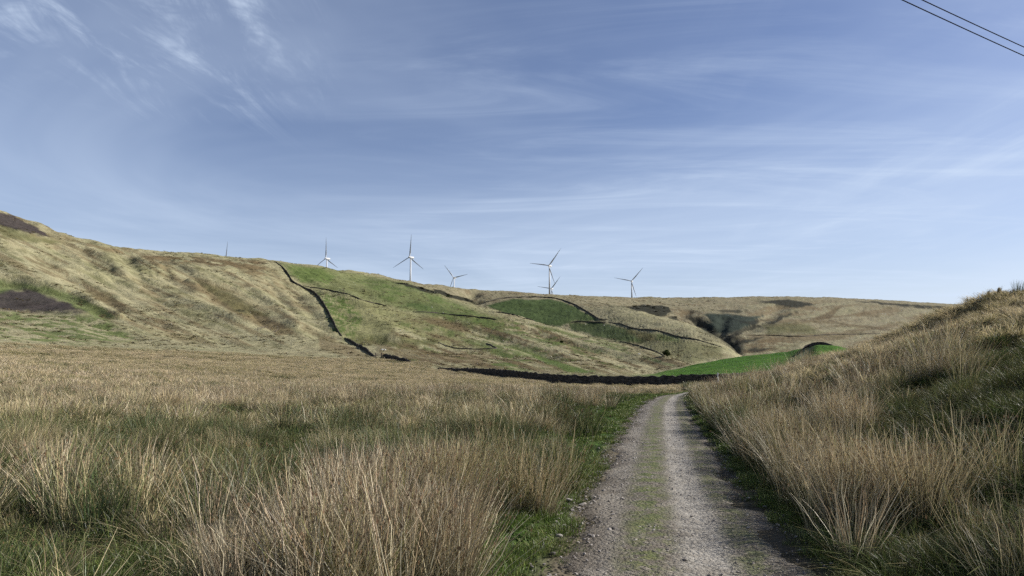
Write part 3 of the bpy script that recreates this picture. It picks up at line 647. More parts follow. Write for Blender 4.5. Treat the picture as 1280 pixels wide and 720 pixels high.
def clump_field(d0, d1, cdens, tdens, lod, side):
    am = (-1.0, .45) if side == 'L' else (.10, 1.05)
    cx_, cy_ = band(d0, d1, cdens, *am); s = lateral(cx_, cy_); u = rng.uniform(0, 1, len(s))
    if side == 'L': keep = (s < -verge_edge(cx_, cy_) - .4)
    else: keep = (s > 1.7) & (u < 1 - .82 * sm(3, 7, s))
    cx_, cy_, s = cx_[keep], cy_[keep], s[keep]; n = len(cx_)
    R_ = rng.uniform(.28, .75, n); patch = fbm(cx_ * .13, cy_ * .13, 321, 3)
    base = np.where(patch > .57, rng.choice([2, 5, 2, 0], n), np.where(patch < .42, rng.choice([3, 0, 2, 4], n), rng.choice([0, 1, 5, 2, 3], n)))
    hb = rng.uniform(.48, 1.0, n)
    if side == 'R': hb *= 1 - .28 * sm(4, 12, s)
    cnt = np.maximum(2, (tdens * R_ * R_ * 3.14).astype(int)); id_ = np.repeat(np.arange(n), cnt); m_ = len(id_)
    q = np.sqrt(rng.uniform(0, 1, m_)); ang = rng.uniform(0, 2 * pi, m_); rr = R_[id_] * q
    x = cx_[id_] + rr * np.cos(ang); y = cy_[id_] + rr * np.sin(ang); sl = lateral(x, y)
    ok = ((sl < -verge_edge(x, y)) if side == 'L' else (sl > 1.45)) & limitB(x, y)
    x, y, q, ang, id_, sl = x[ok], y[ok], q[ok], ang[ok], id_[ok], sl[ok]; m_ = len(x)
    k_ = np.where(rng.uniform(0, 1, m_) < .8, base[id_], rng.integers(0, 6, m_))
    sc = hb[id_] * (1 - .45 * q**2) * rng.uniform(.75, 1.1, m_)
    if side == 'L': sc *= 1 - .25 * sm(.6, 0, -sl - verge_edge(x, y)) - .25 * sm(1.5, .2, -sl - verge_edge(x, y)) * sm(8.5, 6.5, y)
    else: sc *= 1 - .25 * sm(2.3, 1.5, sl)
    sx = sc * (1.0 + .2 * rng.uniform(-1, 1, m_)) * (1, 1.15, 1.5)[lod]
    add(side, x, y, ground_z(x, y), k_ + 6 * lod, rots(m_, .09, .07, .42 * q * np.cos(ang), .42 * q * np.sin(ang)), np.stack([sx, sx, sc], 1))
for side in 'LR':
    Lf = side == 'L'
    clump_field(1.7, 15, .50 if Lf else .28, 13, 0, side); clump_field(15, 45, .50 if Lf else .45, 11, 1, side)
    rush_field(1.9, 15, 1.0 if Lf else .25, 0, side); rush_field(15, 45, 1.8 if Lf else 1.0, 1, side)
    rush_field(45, 215, 1.9 if Lf else 2.6, 2, side)
    straw_field(1.9, 15, 4 if Lf else 7, 0, side); straw_field(15, 45, 5 if Lf else 6, 1, side); straw_field(45, 250, 4.2 if Lf else 4.2, 2, side)
def flush(side, name, label):
    b = [np.concatenate(q) for q in PTS[side]]; print(name, len(b[0])); return b
bL = flush('L', 'rushes', ''); bR = flush('R', 'bank', '')
def place_clump(buf, px, py, d, n, rad, kinds, smin, smax, lift=0):
    a, e = ray(px, py); x = float(a) * d + rng.normal(0, rad, n); y = d + rng.normal(0, rad, n)
    sc = rng.uniform(smin, smax, n); ok = np.abs(lateral(x, y)) > 1.32
    x, y, sc = x[ok], y[ok], sc[ok]; n = len(x)
    new = [np.stack([x, y, ground_z(x, y)], 1), rng.choice(kinds, n), rots(n, .06, .08), np.stack([sc, sc, sc], 1)]
    return [np.concatenate([p_, q_]) for p_, q_ in zip(buf, new)]
# outstanding clumps: bleached stand in the middle foreground, dark green stands beside the verge
for (px, py, d, n, rad, kinds, a_, b_) in [(470,700,5.0,22,.42,[3,3,3,0],.85,1.1),(450,640,6.6,22,.5,[3,3,3,0],.85,1.1),(520,620,7.6,18,.45,[3,3,0],.85,1.05),(520,680,5.4,14,.35,[3,0,3],.8,1.0),(410,715,4.5,9,.3,[3,3,0],.8,1.0),(575,650,7.6,12,.35,[3,0,2],.8,1.0),(650,600,9.2,16,.5,[2,5,0],.9,1.15),(560,590,9.5,16,.6,[2,5],.8,1.1),(600,640,7.6,14,.4,[0,3],.8,1.0),(200,640,6.6,16,.55,[0,2,5],.85,1.1),(60,600,7.5,16,.6,[0,3,2],.85,1.1),(330,600,9.0,14,.6,[2,5,0],.8,1.0),(700,540,17,14,.6,[8,11,6],.9,1.2),(665,520,24,16,.8,[8,11,6],.9,1.2),(735,525,26,10,.5,[6,9],.8,1.0)]:
    bL = place_clump(bL, px, py, d, n, rad, kinds, a_, b_)
for (px, py, d, n, rad, kinds, a_, b_) in [(1095,640,6.4,22,.36,[0,3,0,4],.85,1.05),(1000,600,8.3,12,.3,[0,3],.7,.95),(1060,560,10.5,14,.38,[0,3,0],.85,1.0),(1190,560,12.5,14,.5,[0,3,1],.85,1.05),(955,560,12.5,12,.4,[0,3],.8,1.0),(935,540,17,16,.6,[6,9,6],.9,1.15),(1120,520,17,18,.9,[6,9],.9,1.2),(925,520,24,18,.8,[6,9],1.0,1.25),(910,505,33,18,1.0,[6,9],1.0,1.3),(1240,700,4.6,8,.3,[0,1],.5,.7),(1000,510,40,18,1.5,[6,9],1.0,1.3)]:
    bR = place_clump(bR, px, py, d, n, rad, kinds, a_, b_)
yy_ = 7.2
while yy_ < 70:
    s0 = rng.uniform(1.55, 1.85); x0 = float(track_x(yy_)) + s0 / .973; lod_ = 0 if yy_ < 15 else (1 if yy_ < 42 else 2)
    px_ = 640 + F * x0 / yy_; py_ = 450
    bR = place_clump(bR, px_, 480, yy_, int(rng.integers(6, 12)), .22, [q_ + 6 * lod_ for q_ in ([0, 3, 4] if rng.uniform() < .5 else [0, 2, 1])], .75, 1.1)
    yy_ += rng.uniform(.7, 1.5) * (1 + yy_ / 60)
def ring(buf, name, label):
    used = sorted(set(buf[1].tolist())); rm = {u_: k_ for k_, u_ in enumerate(used)}
    pr = []
    for u_ in used:
        src = P_ALL[u_]; pr.append(bpy.data.objects.new(src.name, src.data))
    return scatter(name, pr, buf[0], np.array([rm[q] for q in buf[1].tolist()]), buf[2], buf[3], label)
ring(bL, 'rush_grass', 'straw and green rushes filling the flat field left of the track')
ring(bR, 'bank_grass', 'rushes and bleached moor grass on the bank right of the track')

# ---- short turf: verge, crown of the track, foot of the bank
turf_n = [tuft('turf', 150, .085, .17, .7, .0042, droop=.7, seg=2, hv=.7, seed=120 + k_) for k_ in range(4)]
turf_m = [tuft('turf', 70, .085, .20, .7, .011, droop=.7, seg=2, hv=.6, seed=130 + k_) for k_ in range(3)]
turf_f = [tuft('turf', 30, .09, .30, .7, .035, droop=.5, seg=2, hv=.6, seed=140 + k_) for k_ in range(3)]
long_n = [tuft('longturf', 130, .27, .18, .8, .0045, droop=.9, seg=3, hv=.6, seed=150 + k_) for k_ in range(3)]
long_m = [tuft('longturf', 60, .30, .24, .8, .013, droop=.9, seg=3, hv=.6, seed=160 + k_) for k_ in range(3)]
tp = proto(turf_n + turf_m + turf_f + long_n + long_m, [m_turf] * 10 + [m_tough] * 6)
TB = [[], [], [], []]
def turf(x, y, ix, sc, zf=ground_z):
    n = len(x); TB[0].append(np.stack([x, y, zf(x, y)], 1)); TB[1].append(ix); TB[2].append(rots(n, 0, .12)); TB[3].append(np.stack([sc, sc, sc], 1))
for d0, d1, dens, b0, nb in ((2, 13, 42, 0, 4), (13, 34, 20, 4, 3), (34, 105, 7, 7, 3)):
    n = int((d1 - d0) * 6.2 * dens); y = rng.uniform(d0, d1, n); s = rng.uniform(-4.3, 1.9, n); x = track_x(y) + s / .973
    nz = fbm(x * 3, y * 3, 401, 3); nz2 = fbm(x * 1.1, y * 1.1, 411, 3)
    verge = sm(-.90, -1.18, s + (nz2 - .5) * .9); rside = sm(.88, 1.15, s + (nz2 - .5) * .5)
    cr_ = np.exp(-((s + .24) / .20)**2) * sm(.46, .60, nz) * .8 + np.exp(-((s - .62) / .15)**2) * sm(.54, .66, nz) * .6
    pr = np.maximum(np.maximum(verge, rside), cr_); kp = rng.uniform(0, 1, n) < pr
    x, y, s, vv = x[kp], y[kp], s[kp], np.maximum(verge, rside)[kp]
    inn = np.abs(s) < 1.0
    sc = np.where(inn, rng.uniform(.25, .45, len(x)), rng.uniform(.5, 1.3, len(x)) * (.5 + .5 * vv))
    turf(x, y, rng.integers(0, nb, len(x)) + b0, sc)
for d0, d1, dens, b0, side in ((2, 14, 26, 10, 'R'), (14, 60, 10, 13, 'R'), (2, 14, 14, 10, 'L'), (14, 50, 4, 13, 'L')):
    x, y = band(d0, d1, dens, *((.12, 1.05) if side == 'R' else (-1, .4))); s = lateral(x, y)
    kp = ((s > 1.35) & (s < 13) if side == 'R' else (s < -2.0)); x, y = x[kp], y[kp]
    turf(x, y, rng.integers(0, 3, len(x)) + b0, rng.uniform(.6, 1.3, len(x)) * (.7 if d0 > 10 and side == 'R' else 1))
TBc = [np.concatenate(q) for q in TB]; print('turf', len(TBc[0]))
scatter('short_grass', tp, TBc[0], TBc[1], TBc[2], TBc[3], 'short bright green grass along the verge and crown of the track')

# ---- rough grass and bracken standing on the hillsides
hp = proto([tuft('hillgrass', 26, .5, .35, .9, .10, droop=.5, seg=2, hv=.5, seed=170 + k_) for k_ in range(3)] + [tuft('bracken', 22, .5, .4, .9, .12, droop=.5, seg=2, hv=.5, seed=180 + k_) for k_ in range(2)] + [tuft('heather', 70, .8, .7, .7, .16, droop=.4, seg=2, hv=.5, seed=190 + k_) for k_ in range(2)],
  [blade_mat('hill_grass', (.16, .14, .08), (.27, .235, .13), (.40, .35, .22), (.32, .28, .16), g_tip=(.20, .20, .09))] * 3 + [blade_mat('bracken', (.06, .048, .025), (.14, .10, .05), (.24, .16, .08), (.17, .13, .06), g_tip=(.12, .12, .05))] * 2 + [blade_mat('heather', (.012, .014, .008), (.022, .026, .014), (.042, .040, .026), (.032, .030, .020), g_tip=(.026, .034, .016))] * 2)
HX, HY, HK, HS = [], [], [], []
for d0, d1, dens in ((150, 330, .10), (330, 620, .035), (620, 1150, .010), (1150, 1900, .006)):
    x, y = band(d0, d1, dens, -.80, .30); r_ = np.hypot(x, y); B_ = np.interp(np.arctan2(x, y), PHI, CR[0]); B1 = np.interp(np.arctan2(x, y), PHI, CR[2]); p = 640 + F * x / y
    ok = (r_ > B_ * 1.04) & ~((p > 760) & (r_ < B1 * 1.02)); x, y, r_ = x[ok], y[ok], r_[ok]
    nb = fbm(x / 14, y / 14, 501, 4); cv = fbm(x / 45, y / 45, 101, 4); pr = sm(.42, .62, nb); ok = rng.uniform(0, 1, len(x)) < pr; x, y, nb, cv, r_ = x[ok], y[ok], nb[ok], cv[ok], r_[ok]
    # keep mown pasture clear: look the cover colour up
    j = np.clip(np.round(np.interp(np.arctan2(x, y), PHI, np.arange(NC))).astype(int), 0, NC - 1); i_, _f = rowfrac(r_, j); cc_ = A[i_, j]
    gr = cc_[:, 1] > cc_[:, 0] * 1.18; dk = cc_.sum(1) < .085
    ok = ~gr & (~dk | (rng.uniform(0, 1, len(x)) < 1.0)); dk = dk[ok]; x, y, cc_, r_ = x[ok], y[ok], cc_[ok], r_[ok]
    br = cc_[:, 0] < .15; k_ = np.where(br | (rng.uniform(0, 1, len(x)) < .12), rng.integers(3, 5, len(x)), rng.integers(0, 3, len(x)))
    k_ = np.where(dk, rng.integers(5, 7, len(x)), k_)
    HX.append(x); HY.append(y); HK.append(k_); HS.append(rng.uniform(.6, 1.5, len(x)) * (1 + r_ / 500))
x, y, k_, sc = [np.concatenate(q) for q in (HX, HY, HK, HS)]; print('hill', len(x))
scatter('hill_grass', hp, np.stack([x, y, ground_z(x, y)], 1), k_, rots(len(x), .1), np.stack([sc, sc, sc * .5], 1), 'rough pale grass and brown bracken tufts over the hillsides')

# ------------------------------------------------------------------ stones
m_stone, nt = new_mat('track_stone')
P = nt.n('ShaderNodeTexCoord').outputs['Object']; oi = nt.n('ShaderNodeObjectInfo').outputs['Random']
nn = nt.noise(P, 18, 5, .65).outputs[0]
cc = nt.mix(oi, c4(.16, .145, .13), c4(.36, .335, .31)); cc = nt.mix(nt.rng(nn, .4, .65, 0, .6), cc, c4(.12, .10, .08))
finish(nt, cc, .85, .2, nt.n('ShaderNodeBump', {'Strength': .6, 'Distance': .01, 'Height': nn}).outputs[0])
def stone_mesh(name, size, flat=.5, seed=0):
    r = random.Random(seed); bm = bmesh.new(); bmesh.ops.create_icosphere(bm, subdivisions=2, radius=1)
    cuts = [((r.gauss(0, 1), r.gauss(0, 1), r.gauss(0, .8)), r.uniform(.55, .85)) for _ in range(9)]
    import mathutils
    for v in bm.verts:
        for nrm, d_ in cuts:
            nv = mathutils.Vector(nrm).normalized(); k_ = v.co.dot(nv)
            if k_ > d_: v.co -= nv * (k_ - d_) * .9
        v.co.x *= size * 1.25; v.co.y *= size * .9; v.co.z *= size * flat
    me_ = bpy.data.meshes.new(name); bm.to_mesh(me_); bm.free(); return me_
gp = proto([stone_mesh('pebble', 1.0, .6, k_) for k_ in range(6)], [m_stone] * 6)
n = 15000; y = 3.6 + 32 * rng.uniform(0, 1, n)**1.7; s = rng.uniform(-1.25, 1.2, n)
x = track_x(y) + s / .973; w = .25 + .75 * np.exp(-((s + .85) / .3)**2) + .5 * np.exp(-((s + .15) / .25)**2) + .3 * np.exp(-((s - .7) / .2)**2)
w = w * (.3 + 1.0 * sm(.4, .62, fbm(x * 1.5, y * 1.5, 431, 3))); kp = rng.uniform(0, 1, n) < w; x, y = x[kp], y[kp]; n = len(x)
sz = .0045 + .013 * rng.uniform(0, 1, n)**3.5; sz *= 1 + .02 * y
scatter('gravel', gp, np.stack([x, y, track_z(x, y) + sz * .1], 1), rng.integers(0, 6, n), np.stack([rng.normal(0, .2, n), rng.normal(0, .2, n), rng.uniform(0, 6.28, n)], 1), np.stack([sz, sz, sz], 1), 'small grey gravel scattered over the track')
STONES = [ # photo x, y, half size m, label
 (767,674,.040,'dark broken stone low on the track crown, nearest of the dark stones',1),(818,708,.038,'near black flat stone at the very bottom of the track crown',1),(690,709,.03,'small dark stone at the bottom left edge of the track',1),(728,640,.045,'pale flat stone at the left edge of the track beside the turf',0),(724,645,.03,'grey stone just below the pale flat stone at the left edge',0),(712,632,.045,'buff flat stone half sunk in the left verge',0),(699,684,.03,'pale small stone in turf low on the left verge',0),(935,632,.035,'white stone on the right wheel line by the shaded bank',0),(762,675,.03,'pale grey chip leaning on the dark broken stone',0),(800,637,.03,'dark stone in the middle of the track crown',1),(816,636,.028,'grey stone right of the dark middle stone on the crown',0),(755,620,.03,'light stone on the left wheel line, above the bare earth patch',0),(727,588,.035,'pale stone at the left gravel edge further up the track',0),(748,560,.03,'small pale stone at the left gravel edge beyond the others',0)]
for px, py, sz, lab, dk in STONES:
    a, e = ray(px, py); d = -EYE / float(e); x = float(a) * d; z = float(ground_z(x, d)[0]) + .03
    if abs(lateral(np.array([x]), np.array([d]))[0]) > 1.15: z -= .01
    me_ = stone_mesh('loose_stone', sz, .55, int(px)); o = link('loose_stone', me_, None); o.location = (x, d, z); o.rotation_euler = (random.uniform(-.2, .2), random.uniform(-.2, .2), random.uniform(0, 6))
    mt = m_stone
    if dk:
        mt = bpy.data.materials.get('dark_stone')
        if not mt:
            mt, nt = new_mat('dark_stone'); P = nt.n('ShaderNodeTexCoord').outputs['Object']; nn = nt.noise(P, 30, 4, .6).outputs[0]
            finish(nt, nt.mix(nn, c4(.025, .023, .022), c4(.09, .08, .07)), .8, .25)
    me_.materials.append(mt); tag(o, lab, 'stone', 'loose stones on the track')

# ------------------------------------------------------------------ dry stone walls
m_wall, nt = new_mat('gritstone_wall')
P = nt.n('ShaderNodeNewGeometry').outputs['Position']
mp = nt.n('ShaderNodeMapping', {'Vector': P, 'Scale': (1.6, 1.6, 4.5)}).outputs[0]
vo = nt.n('ShaderNodeTexVoronoi', {'Vector': mp, 'Scale': 1.4}, feature='F1'); ve = nt.n('ShaderNodeTexVoronoi', {'Vector': mp, 'Scale': 1.4}, feature='DISTANCE_TO_EDGE')
sv = nt.n('ShaderNodeSeparateColor', {0: vo.outputs['Color']}).outputs[0]
cc = nt.mix(sv, c4(.020, .018, .016), c4(.085, .075, .062)); cc = nt.mix(nt.rng(ve.outputs['Distance'], .05, .0), cc, c4(.006, .006, .005))
finish(nt, cc, .95, .1, nt.n('ShaderNodeBump', {'Strength': .8, 'Distance': .08, 'Height': ve.outputs['Distance']}).outputs[0])
def wall(pix, label, height=1.3, dmin=0, dmax=1e9, step=.55, broken=0.0, seed=0, sink=.3, pts=None, group='dry stone walls dividing the fields', yoff=0):
    r = np.random.default_rng(seed + 900)
    pl = resample(pts, step) if pts is not None else resample(pline(pix, dmin, dmax, step=6.0), step)
    if len(pl) > 30:   # take the jitter out of the run
        ks = 7; ker = np.ones(ks) / ks
        for c_ in (0, 1): q = pl[:, c_].copy(); q[3:-3] = np.convolve(pl[:, c_], ker, 'valid'); pl[:, c_] = q
    z = ground_z(pl[:, 0], pl[:, 1]); n = len(pl)
    if n > 30:
        zz = z.copy(); zz[3:-3] = np.convolve(z, np.ones(7) / 7, 'valid'); z = zz
    o0 = pl[0].copy(); T = np.gradient(pl, axis=0); T /= np.linalg.norm(T, axis=1)[:, None] + 1e-9; Nn = np.stack([-T[:, 1], T[:, 0]], 1)
    hgt = height * (1 + r.normal(0, .045, n) + .14 * (fbm(np.arange(n) * .3, np.zeros(n), seed + 50, 3) - .5)); 
    taper = np.minimum(np.arange(n), np.arange(n)[::-1]) / max(4, n * (.3 if height > 1.8 and dmin == 0 else .12)); hgt *= .35 + .65 * np.clip(taper, 0, 1)
    if broken: hgt *= 1 - broken * sm(.5, .75, fbm(np.arange(n) * .12, np.zeros(n), seed, 3))
    prof = [(-.34, -sink), (-.27, .55), (-.19, .93), (-.13, 1.0), (.13, 1.0), (.19, .93), (.27, .55), (.34, -sink)]
    V = []
    for u_, v_ in prof:
        jx = r.normal(0, .025, n); zz = np.where(v_ < 0, v_, v_ * hgt + (r.normal(0, .03, n) if v_ < 1 else r.normal(0, .045, n)))
        V.append(np.stack([pl[:, 0] + Nn[:, 0] * (u_ + jx) - o0[0], pl[:, 1] + Nn[:, 1] * (u_ + jx) - o0[1], z + zz - z[0]], 1))
    k_ = len(prof); V = np.stack(V, 1).reshape(-1, 3)
    i = np.arange(n - 1)[:, None] * k_; j = np.arange(k_ - 1)[None, :]
    Q = np.stack([i + j, i + k_ + j, i + k_ + j + 1, i + j + 1], -1).reshape(-1, 4)
    ends = np.array([[0, 1, 6, 7], [1, 2, 5, 6], [2, 3, 4, 5]]); e2 = ends[:, ::-1] + (n - 1) * k_
    me_ = np_mesh('dry_stone_wall', V, np.concatenate([Q, ends, e2])); o = link('dry_stone_wall', me_, m_wall)
    o.location = (o0[0], o0[1], z[0]); tag(o, label, 'wall', group); return o
W3 = [(548,463),(565,466.5),(600,470),(640,475),(700,481),(760,483.5),(800,484),(850,483),(880,481.5),(900,479.5),(940,475),(990,468)]
Bd = CURVES[0]; bp = np.array([b[0] for b in Bd]); bd = np.array([b[2] for b in Bd])
pts = []
for px, py in W3:
    a, e = ray(px, py); d = np.interp(px, bp, bd) * .995; pts.append((float(a) * d, d))
wall(None, 'long black dry stone wall crossing the valley floor in front of the bright meadow', 1.85, pts=np.array(pts), seed=1, step=.5)
wall([(345,328),(352,333),(361,345),(366,354),(382,361),(393,367),(402,377),(410,391),(416,403),(421,413),(427,420)], 'tall black wall snaking down the left hillside from the skyline', 1.9, 150, seed=2, broken=.25, step=.9)
wall([(431,423),(440,429),(452,436),(468,446)], 'black wall section ending at the field gap below the snaking wall', 1.3, 150, seed=3, broken=.3, step=.7)
wall([(478,446),(490,449),(503,451.5),(513,453.5)], 'short black wall just right of the field gap', 1.4, 150, seed=4, broken=.3, step=.7)
wall([(379,357),(392,360),(407,362),(420,365),(432,367),(445,372),(460,378),(472,380),(484,383)], 'broken wall crossing the upper pasture right of the snaking wall', .85, 150, seed=5, broken=.7, step=.9)
wall([(516,390),(540,391),(565,394),(600,397),(621,400)], 'wall with dark growth under the green spur pasture', 1.0, 250, seed=6, broken=.4, step=1.2)
wall([(548,428),(554,431),(560,434),(572,436),(600,437),(622,436),(616,433),(608,429)], 'wall round the small pale field low on the hillside', .5, 150, seed=8, broken=.4, step=.8)
wall([(601,380),(612,377),(625,373.5),(640,372.5),(665,371.5),(690,372.5),(705,376),(720,382),(735,391),(748,399),(760,403)], 'wall curving over the top of the domed green pasture', 1.7, 800, seed=9, step=2)
wall([(760,403),(775,405),(788,410),(800,412),(815,413),(828,415),(842,420),(856,423),(872,425),(888,430),(902,434)], 'wall running down below the tan ridge towards the stream', 1.1, 500, seed=10, broken=.3, step=1.6)
wall([(712,403),(725,402),(740,403),(758,404)], 'wall between the domed pasture and the darker field beneath', 1.1, 500, seed=11, step=1.6)
wall([(614,391),(625,394),(640,398),(655,401),(668,406)], 'dark broken wall along the gully under the domed pasture', 1.1, 600, 850, seed=12, broken=.5, step=1.6)
wall([(775,427),(790,430),(805,435),(820,440),(830,445)], 'dark wall leading down to the lone round tree', .9, 300, seed=13, step=1.2)
wall([(932,419),(960,419.5),(1004,421),(1034,418.5),(1070,418),(1108,417)], 'faint wall across the far brown moor on the right', 1.0, 800, seed=14, broken=.3, step=2.5)
wall([(1002,438),(1008,434),(1014,431),(1030,429.5),(1040,431)], 'dark wall climbing round the small green mound', .8, 130, 230, seed=15, broken=.5, step=.6)

# ------------------------------------------------------------------ small furniture of the fields
m_wood, nt = new_mat('weathered_wood')
P = nt.n('ShaderNodeTexCoord').outputs['Object']; nn = nt.noise(nt.n('ShaderNodeMapping', {'Vector': P, 'Scale': (30, 30, 2)}).outputs[0], 1, 4, .6).outputs[0]
finish(nt, nt.mix(nn, c4(.055, .045, .035), c4(.14, .12, .10)), .9, .1)
m_white, nt = new_mat('white_painted_post')
P = nt.n('ShaderNodeTexCoord').outputs['Object']; nn = nt.noise(P, 7, 4, .6).outputs[0]
finish(nt, nt.mix(nn, c4(.55, .55, .52), c4(.80, .80, .78)), .6, .3)
def box_bm(bm, c, s, rot=None):
    import mathutils
    r_ = bmesh.ops.create_cube(bm, size=1); 
    for v in r_['verts']:
        v.co = mathutils.Vector((v.co.x * s[0], v.co.y * s[1], v.co.z * s[2]))
        if rot is not None: v.co = rot @ v.co
        v.co += mathutils.Vector(c)
    return r_['verts']
def bm_obj(name, bm, mat, parent=None, bev=0):
    if bev: bmesh.ops.bevel(bm, geom=list(bm.edges), offset=bev, segments=1, affect='EDGES')
    me_ = bpy.data.meshes.new(name); bm.to_mesh(me_); bm.free(); return link(name, me_, mat, parent)
def frustum(bm, p0, p1, r0, r1, seg=12):
    import mathutils
    p0 = mathutils.Vector(p0); p1 = mathutils.Vector(p1); d = (p1 - p0); q = d.to_track_quat('Z', 'Y')
    r_ = bmesh.ops.create_cone(bm, cap_ends=True, segments=seg, radius1=r0, radius2=r1, depth=d.length)
    for v in r_['verts']: v.co = q @ v.co + (p0 + p1) / 2
# rail fence on the left hillside
p0 = cast(322, 413, 150); p1 = cast(348, 412.5, 150)
fe = empty('rail_fence', p0); tag(fe, 'weathered wooden rail fence standing alone on the pale left hillside', 'fence')
L = np.hypot(*(p1 - p0)[:2]); nP = 8
for k_ in range(nP):
    q = p0 + (p1 - p0) * k_ / (nP - 1); q[2] = ground_z(q[0], q[1])[0]; bm = bmesh.new(); hh_ = 1.5 + random.uniform(-.15, .2)
    box_bm(bm, (q[0] - p0[0], q[1] - p0[1], q[2] - p0[2] + hh_ / 2 - .2), (.16, .16, hh_ + .2)); bm_obj('post', bm, m_wood, fe, .01)
for hh_ in (.55, 1.1):
    for k_ in range(nP - 1):
        if hh_ > 1 and k_ in (4,): continue
        qa = p0 + (p1 - p0) * k_ / (nP - 1); qb = p0 + (p1 - p0) * (k_ + 1) / (nP - 1); bm = bmesh.new()
        za = ground_z(qa[0], qa[1])[0] - p0[2] + hh_; zb = ground_z(qb[0], qb[1])[0] - p0[2] + hh_
        frustum(bm, (qa[0] - p0[0], qa[1] - p0[1] - .12, za), (qb[0] - p0[0], qb[1] - p0[1] - .12, zb), .06, .06, 6)
        bm_obj('rail', bm, m_wood, fe)
# field gate in the gap between two walls
pa = cast(469.5, 447, 150); pb = cast(477, 447, 150)
ga = empty('field_gate', pa); tag(ga, 'grey timber gate between the stone wall ends at the field gap', 'gate')
for q in (pa, pb):
    z = ground_z(q[0], q[1])[0]; bm = bmesh.new(); box_bm(bm, (q[0] - pa[0], q[1] - pa[1], z - pa[2] + .75), (.28, .28, 1.9)); bm_obj('gate_post', bm, m_wood, ga, .03)
bm = bmesh.new(); dv = pb - pa
for k_ in range(5):
    z = .3 + .24 * k_; frustum(bm, (0.1 * dv[0], .1 * dv[1], z), (.9 * dv[0], .9 * dv[1], z + dv[2] * .9), .035, .035, 6)
for f_ in (.1, .5, .9): frustum(bm, (f_ * dv[0], f_ * dv[1], .25 + dv[2] * f_), (f_ * dv[0], f_ * dv[1], 1.3 + dv[2] * f_), .035, .035, 6)
bm_obj('gate_bars', bm, m_wood, ga)
# white marker post before the near wall
a, e = ray(897.5, 474.5); d = 104.; x = float(a) * d; bm = bmesh.new(); z0 = float(ground_z(x, d)[0]); ztop = EYE + float(ray(897.5, 466)[1]) * d
hh_ = max(1.0, ztop - z0); box_bm(bm, (0, 0, hh_ / 2 - .2), (.17, .17, hh_ + .4)); mk = bm_obj('marker_post', bm, m_white, None, .012); mk.location = (x, d, z0)
tag(mk, 'short white post standing in rushes before the long black wall', 'post')
p0 = cast(430, 368, 200); bm = bmesh.new(); frustum(bm, (0, 0, -.5), (0, 0, 4.6), .16, .11, 8); tp_ = bm_obj('timber_post', bm, m_wood); tp_.location = p0
tag(tp_, 'lone thin timber pole beside the broken wall of the upper pasture', 'pole')

# ------------------------------------------------------------------ trees and shrubs
m_leaf, nt = new_mat('dark_foliage')
rd = nt.n('ShaderNodeAttribute', attribute_name='rnd').outputs['Fac']
cc = nt.mix(rd, c4(.018, .028, .010), c4(.050, .060, .022)); df = nt.n('ShaderNodeBsdfDiffuse', {'Color': cc}); tl = nt.n('ShaderNodeBsdfTranslucent', {'Color': cc})
nt.n('ShaderNodeOutputMaterial', {'Surface': nt.n('ShaderNodeMixShader', {0: .2, 1: df.outputs[0], 2: tl.outputs[0]}).outputs[0]})
m_bark, nt = new_mat('bark'); P = nt.n('ShaderNodeTexCoord').outputs['Object']; finish(nt, nt.mix(nt.noise(P, 6, 4).outputs[0], c4(.03, .025, .02), c4(.10, .085, .07)), .95, .05)
def tree(px, py, dmin, width, height, label, seed, base=None, leaf=.22, nleaf=2600, name='round_tree', cat='tree'):
    r = np.random.default_rng(seed); p = cast(px, py, dmin) if base is None else base
    root = empty(name, p); tag(root, label, cat)
    bm = bmesh.new(); frustum(bm, (0, 0, -.3), (.1, 0, height * .4), width * .055, width * .035, 8)
    for k_ in range(9):
        a_ = k_ * 2.4; frustum(bm, (.05, 0, height * (.15 + .03 * k_)), (cos(a_) * width * .34, sin(a_) * width * .34, height * (.45 + .05 * k_)), width * .025, width * .006, 5)
    bm_obj('trunk', bm, m_bark, root)
    cl = r.normal(0, 1, (22, 3)); cl /= np.linalg.norm(cl, axis=1)[:, None]; cl *= r.uniform(.45, .9, (22, 1)); cl[:, 2] *= .9
    C_ = cl[r.integers(0, 22, nleaf)] + r.normal(0, .17, (nleaf, 3)); C_ = C_ * [width / 2, width / 2, height * .42] + [0, 0, height * .56]
    C_[:, 2] = np.maximum(C_[:, 2], .1 * height)
    d1 = r.normal(0, 1, (nleaf, 3)); d1 /= np.linalg.norm(d1, axis=1)[:, None]; d2 = np.cross(d1, r.normal(0, 1, (nleaf, 3))); d2 /= np.linalg.norm(d2, axis=1)[:, None]
    s_ = leaf * r.uniform(.5, 1.2, (nleaf, 1)); V = np.stack([C_ - d1 * s_, C_ - d2 * s_ * .6, C_ + d1 * s_, C_ + d2 * s_ * .6], 1).reshape(-1, 3)
    link('crown', np_mesh('crown', V, np.arange(nleaf * 4).reshape(-1, 4), {'rnd': ('FLOAT', np.repeat(r.uniform(0, 1, nleaf), 4))}), m_leaf, root); return root
tree(834, 446.5, 280, 3.6, 3.9, 'lone round dark tree standing beyond the meadow at the wall foot', 5)
tree(702, 429, 250, 1.9, 1.6, 'small dark round bush in the brown hillside pasture', 6, name='round_bush', cat='bush')
tree(560, 372, 700, 5, 4, 'small dark shrub at the lower end of the heather strip on the spur', 8, name='shrub', cat='shrub')
a, e = ray(851.5, 476); tree(0, 0, 0, .9, 2.1, 'thin dark sapling poking above the long black wall', 9, base=(float(a) * 124.5, 124.5, float(ground_z(float(a) * 124.5, 124.5)[0])), leaf=.09, nleaf=500, name='sapling', cat='sapling')
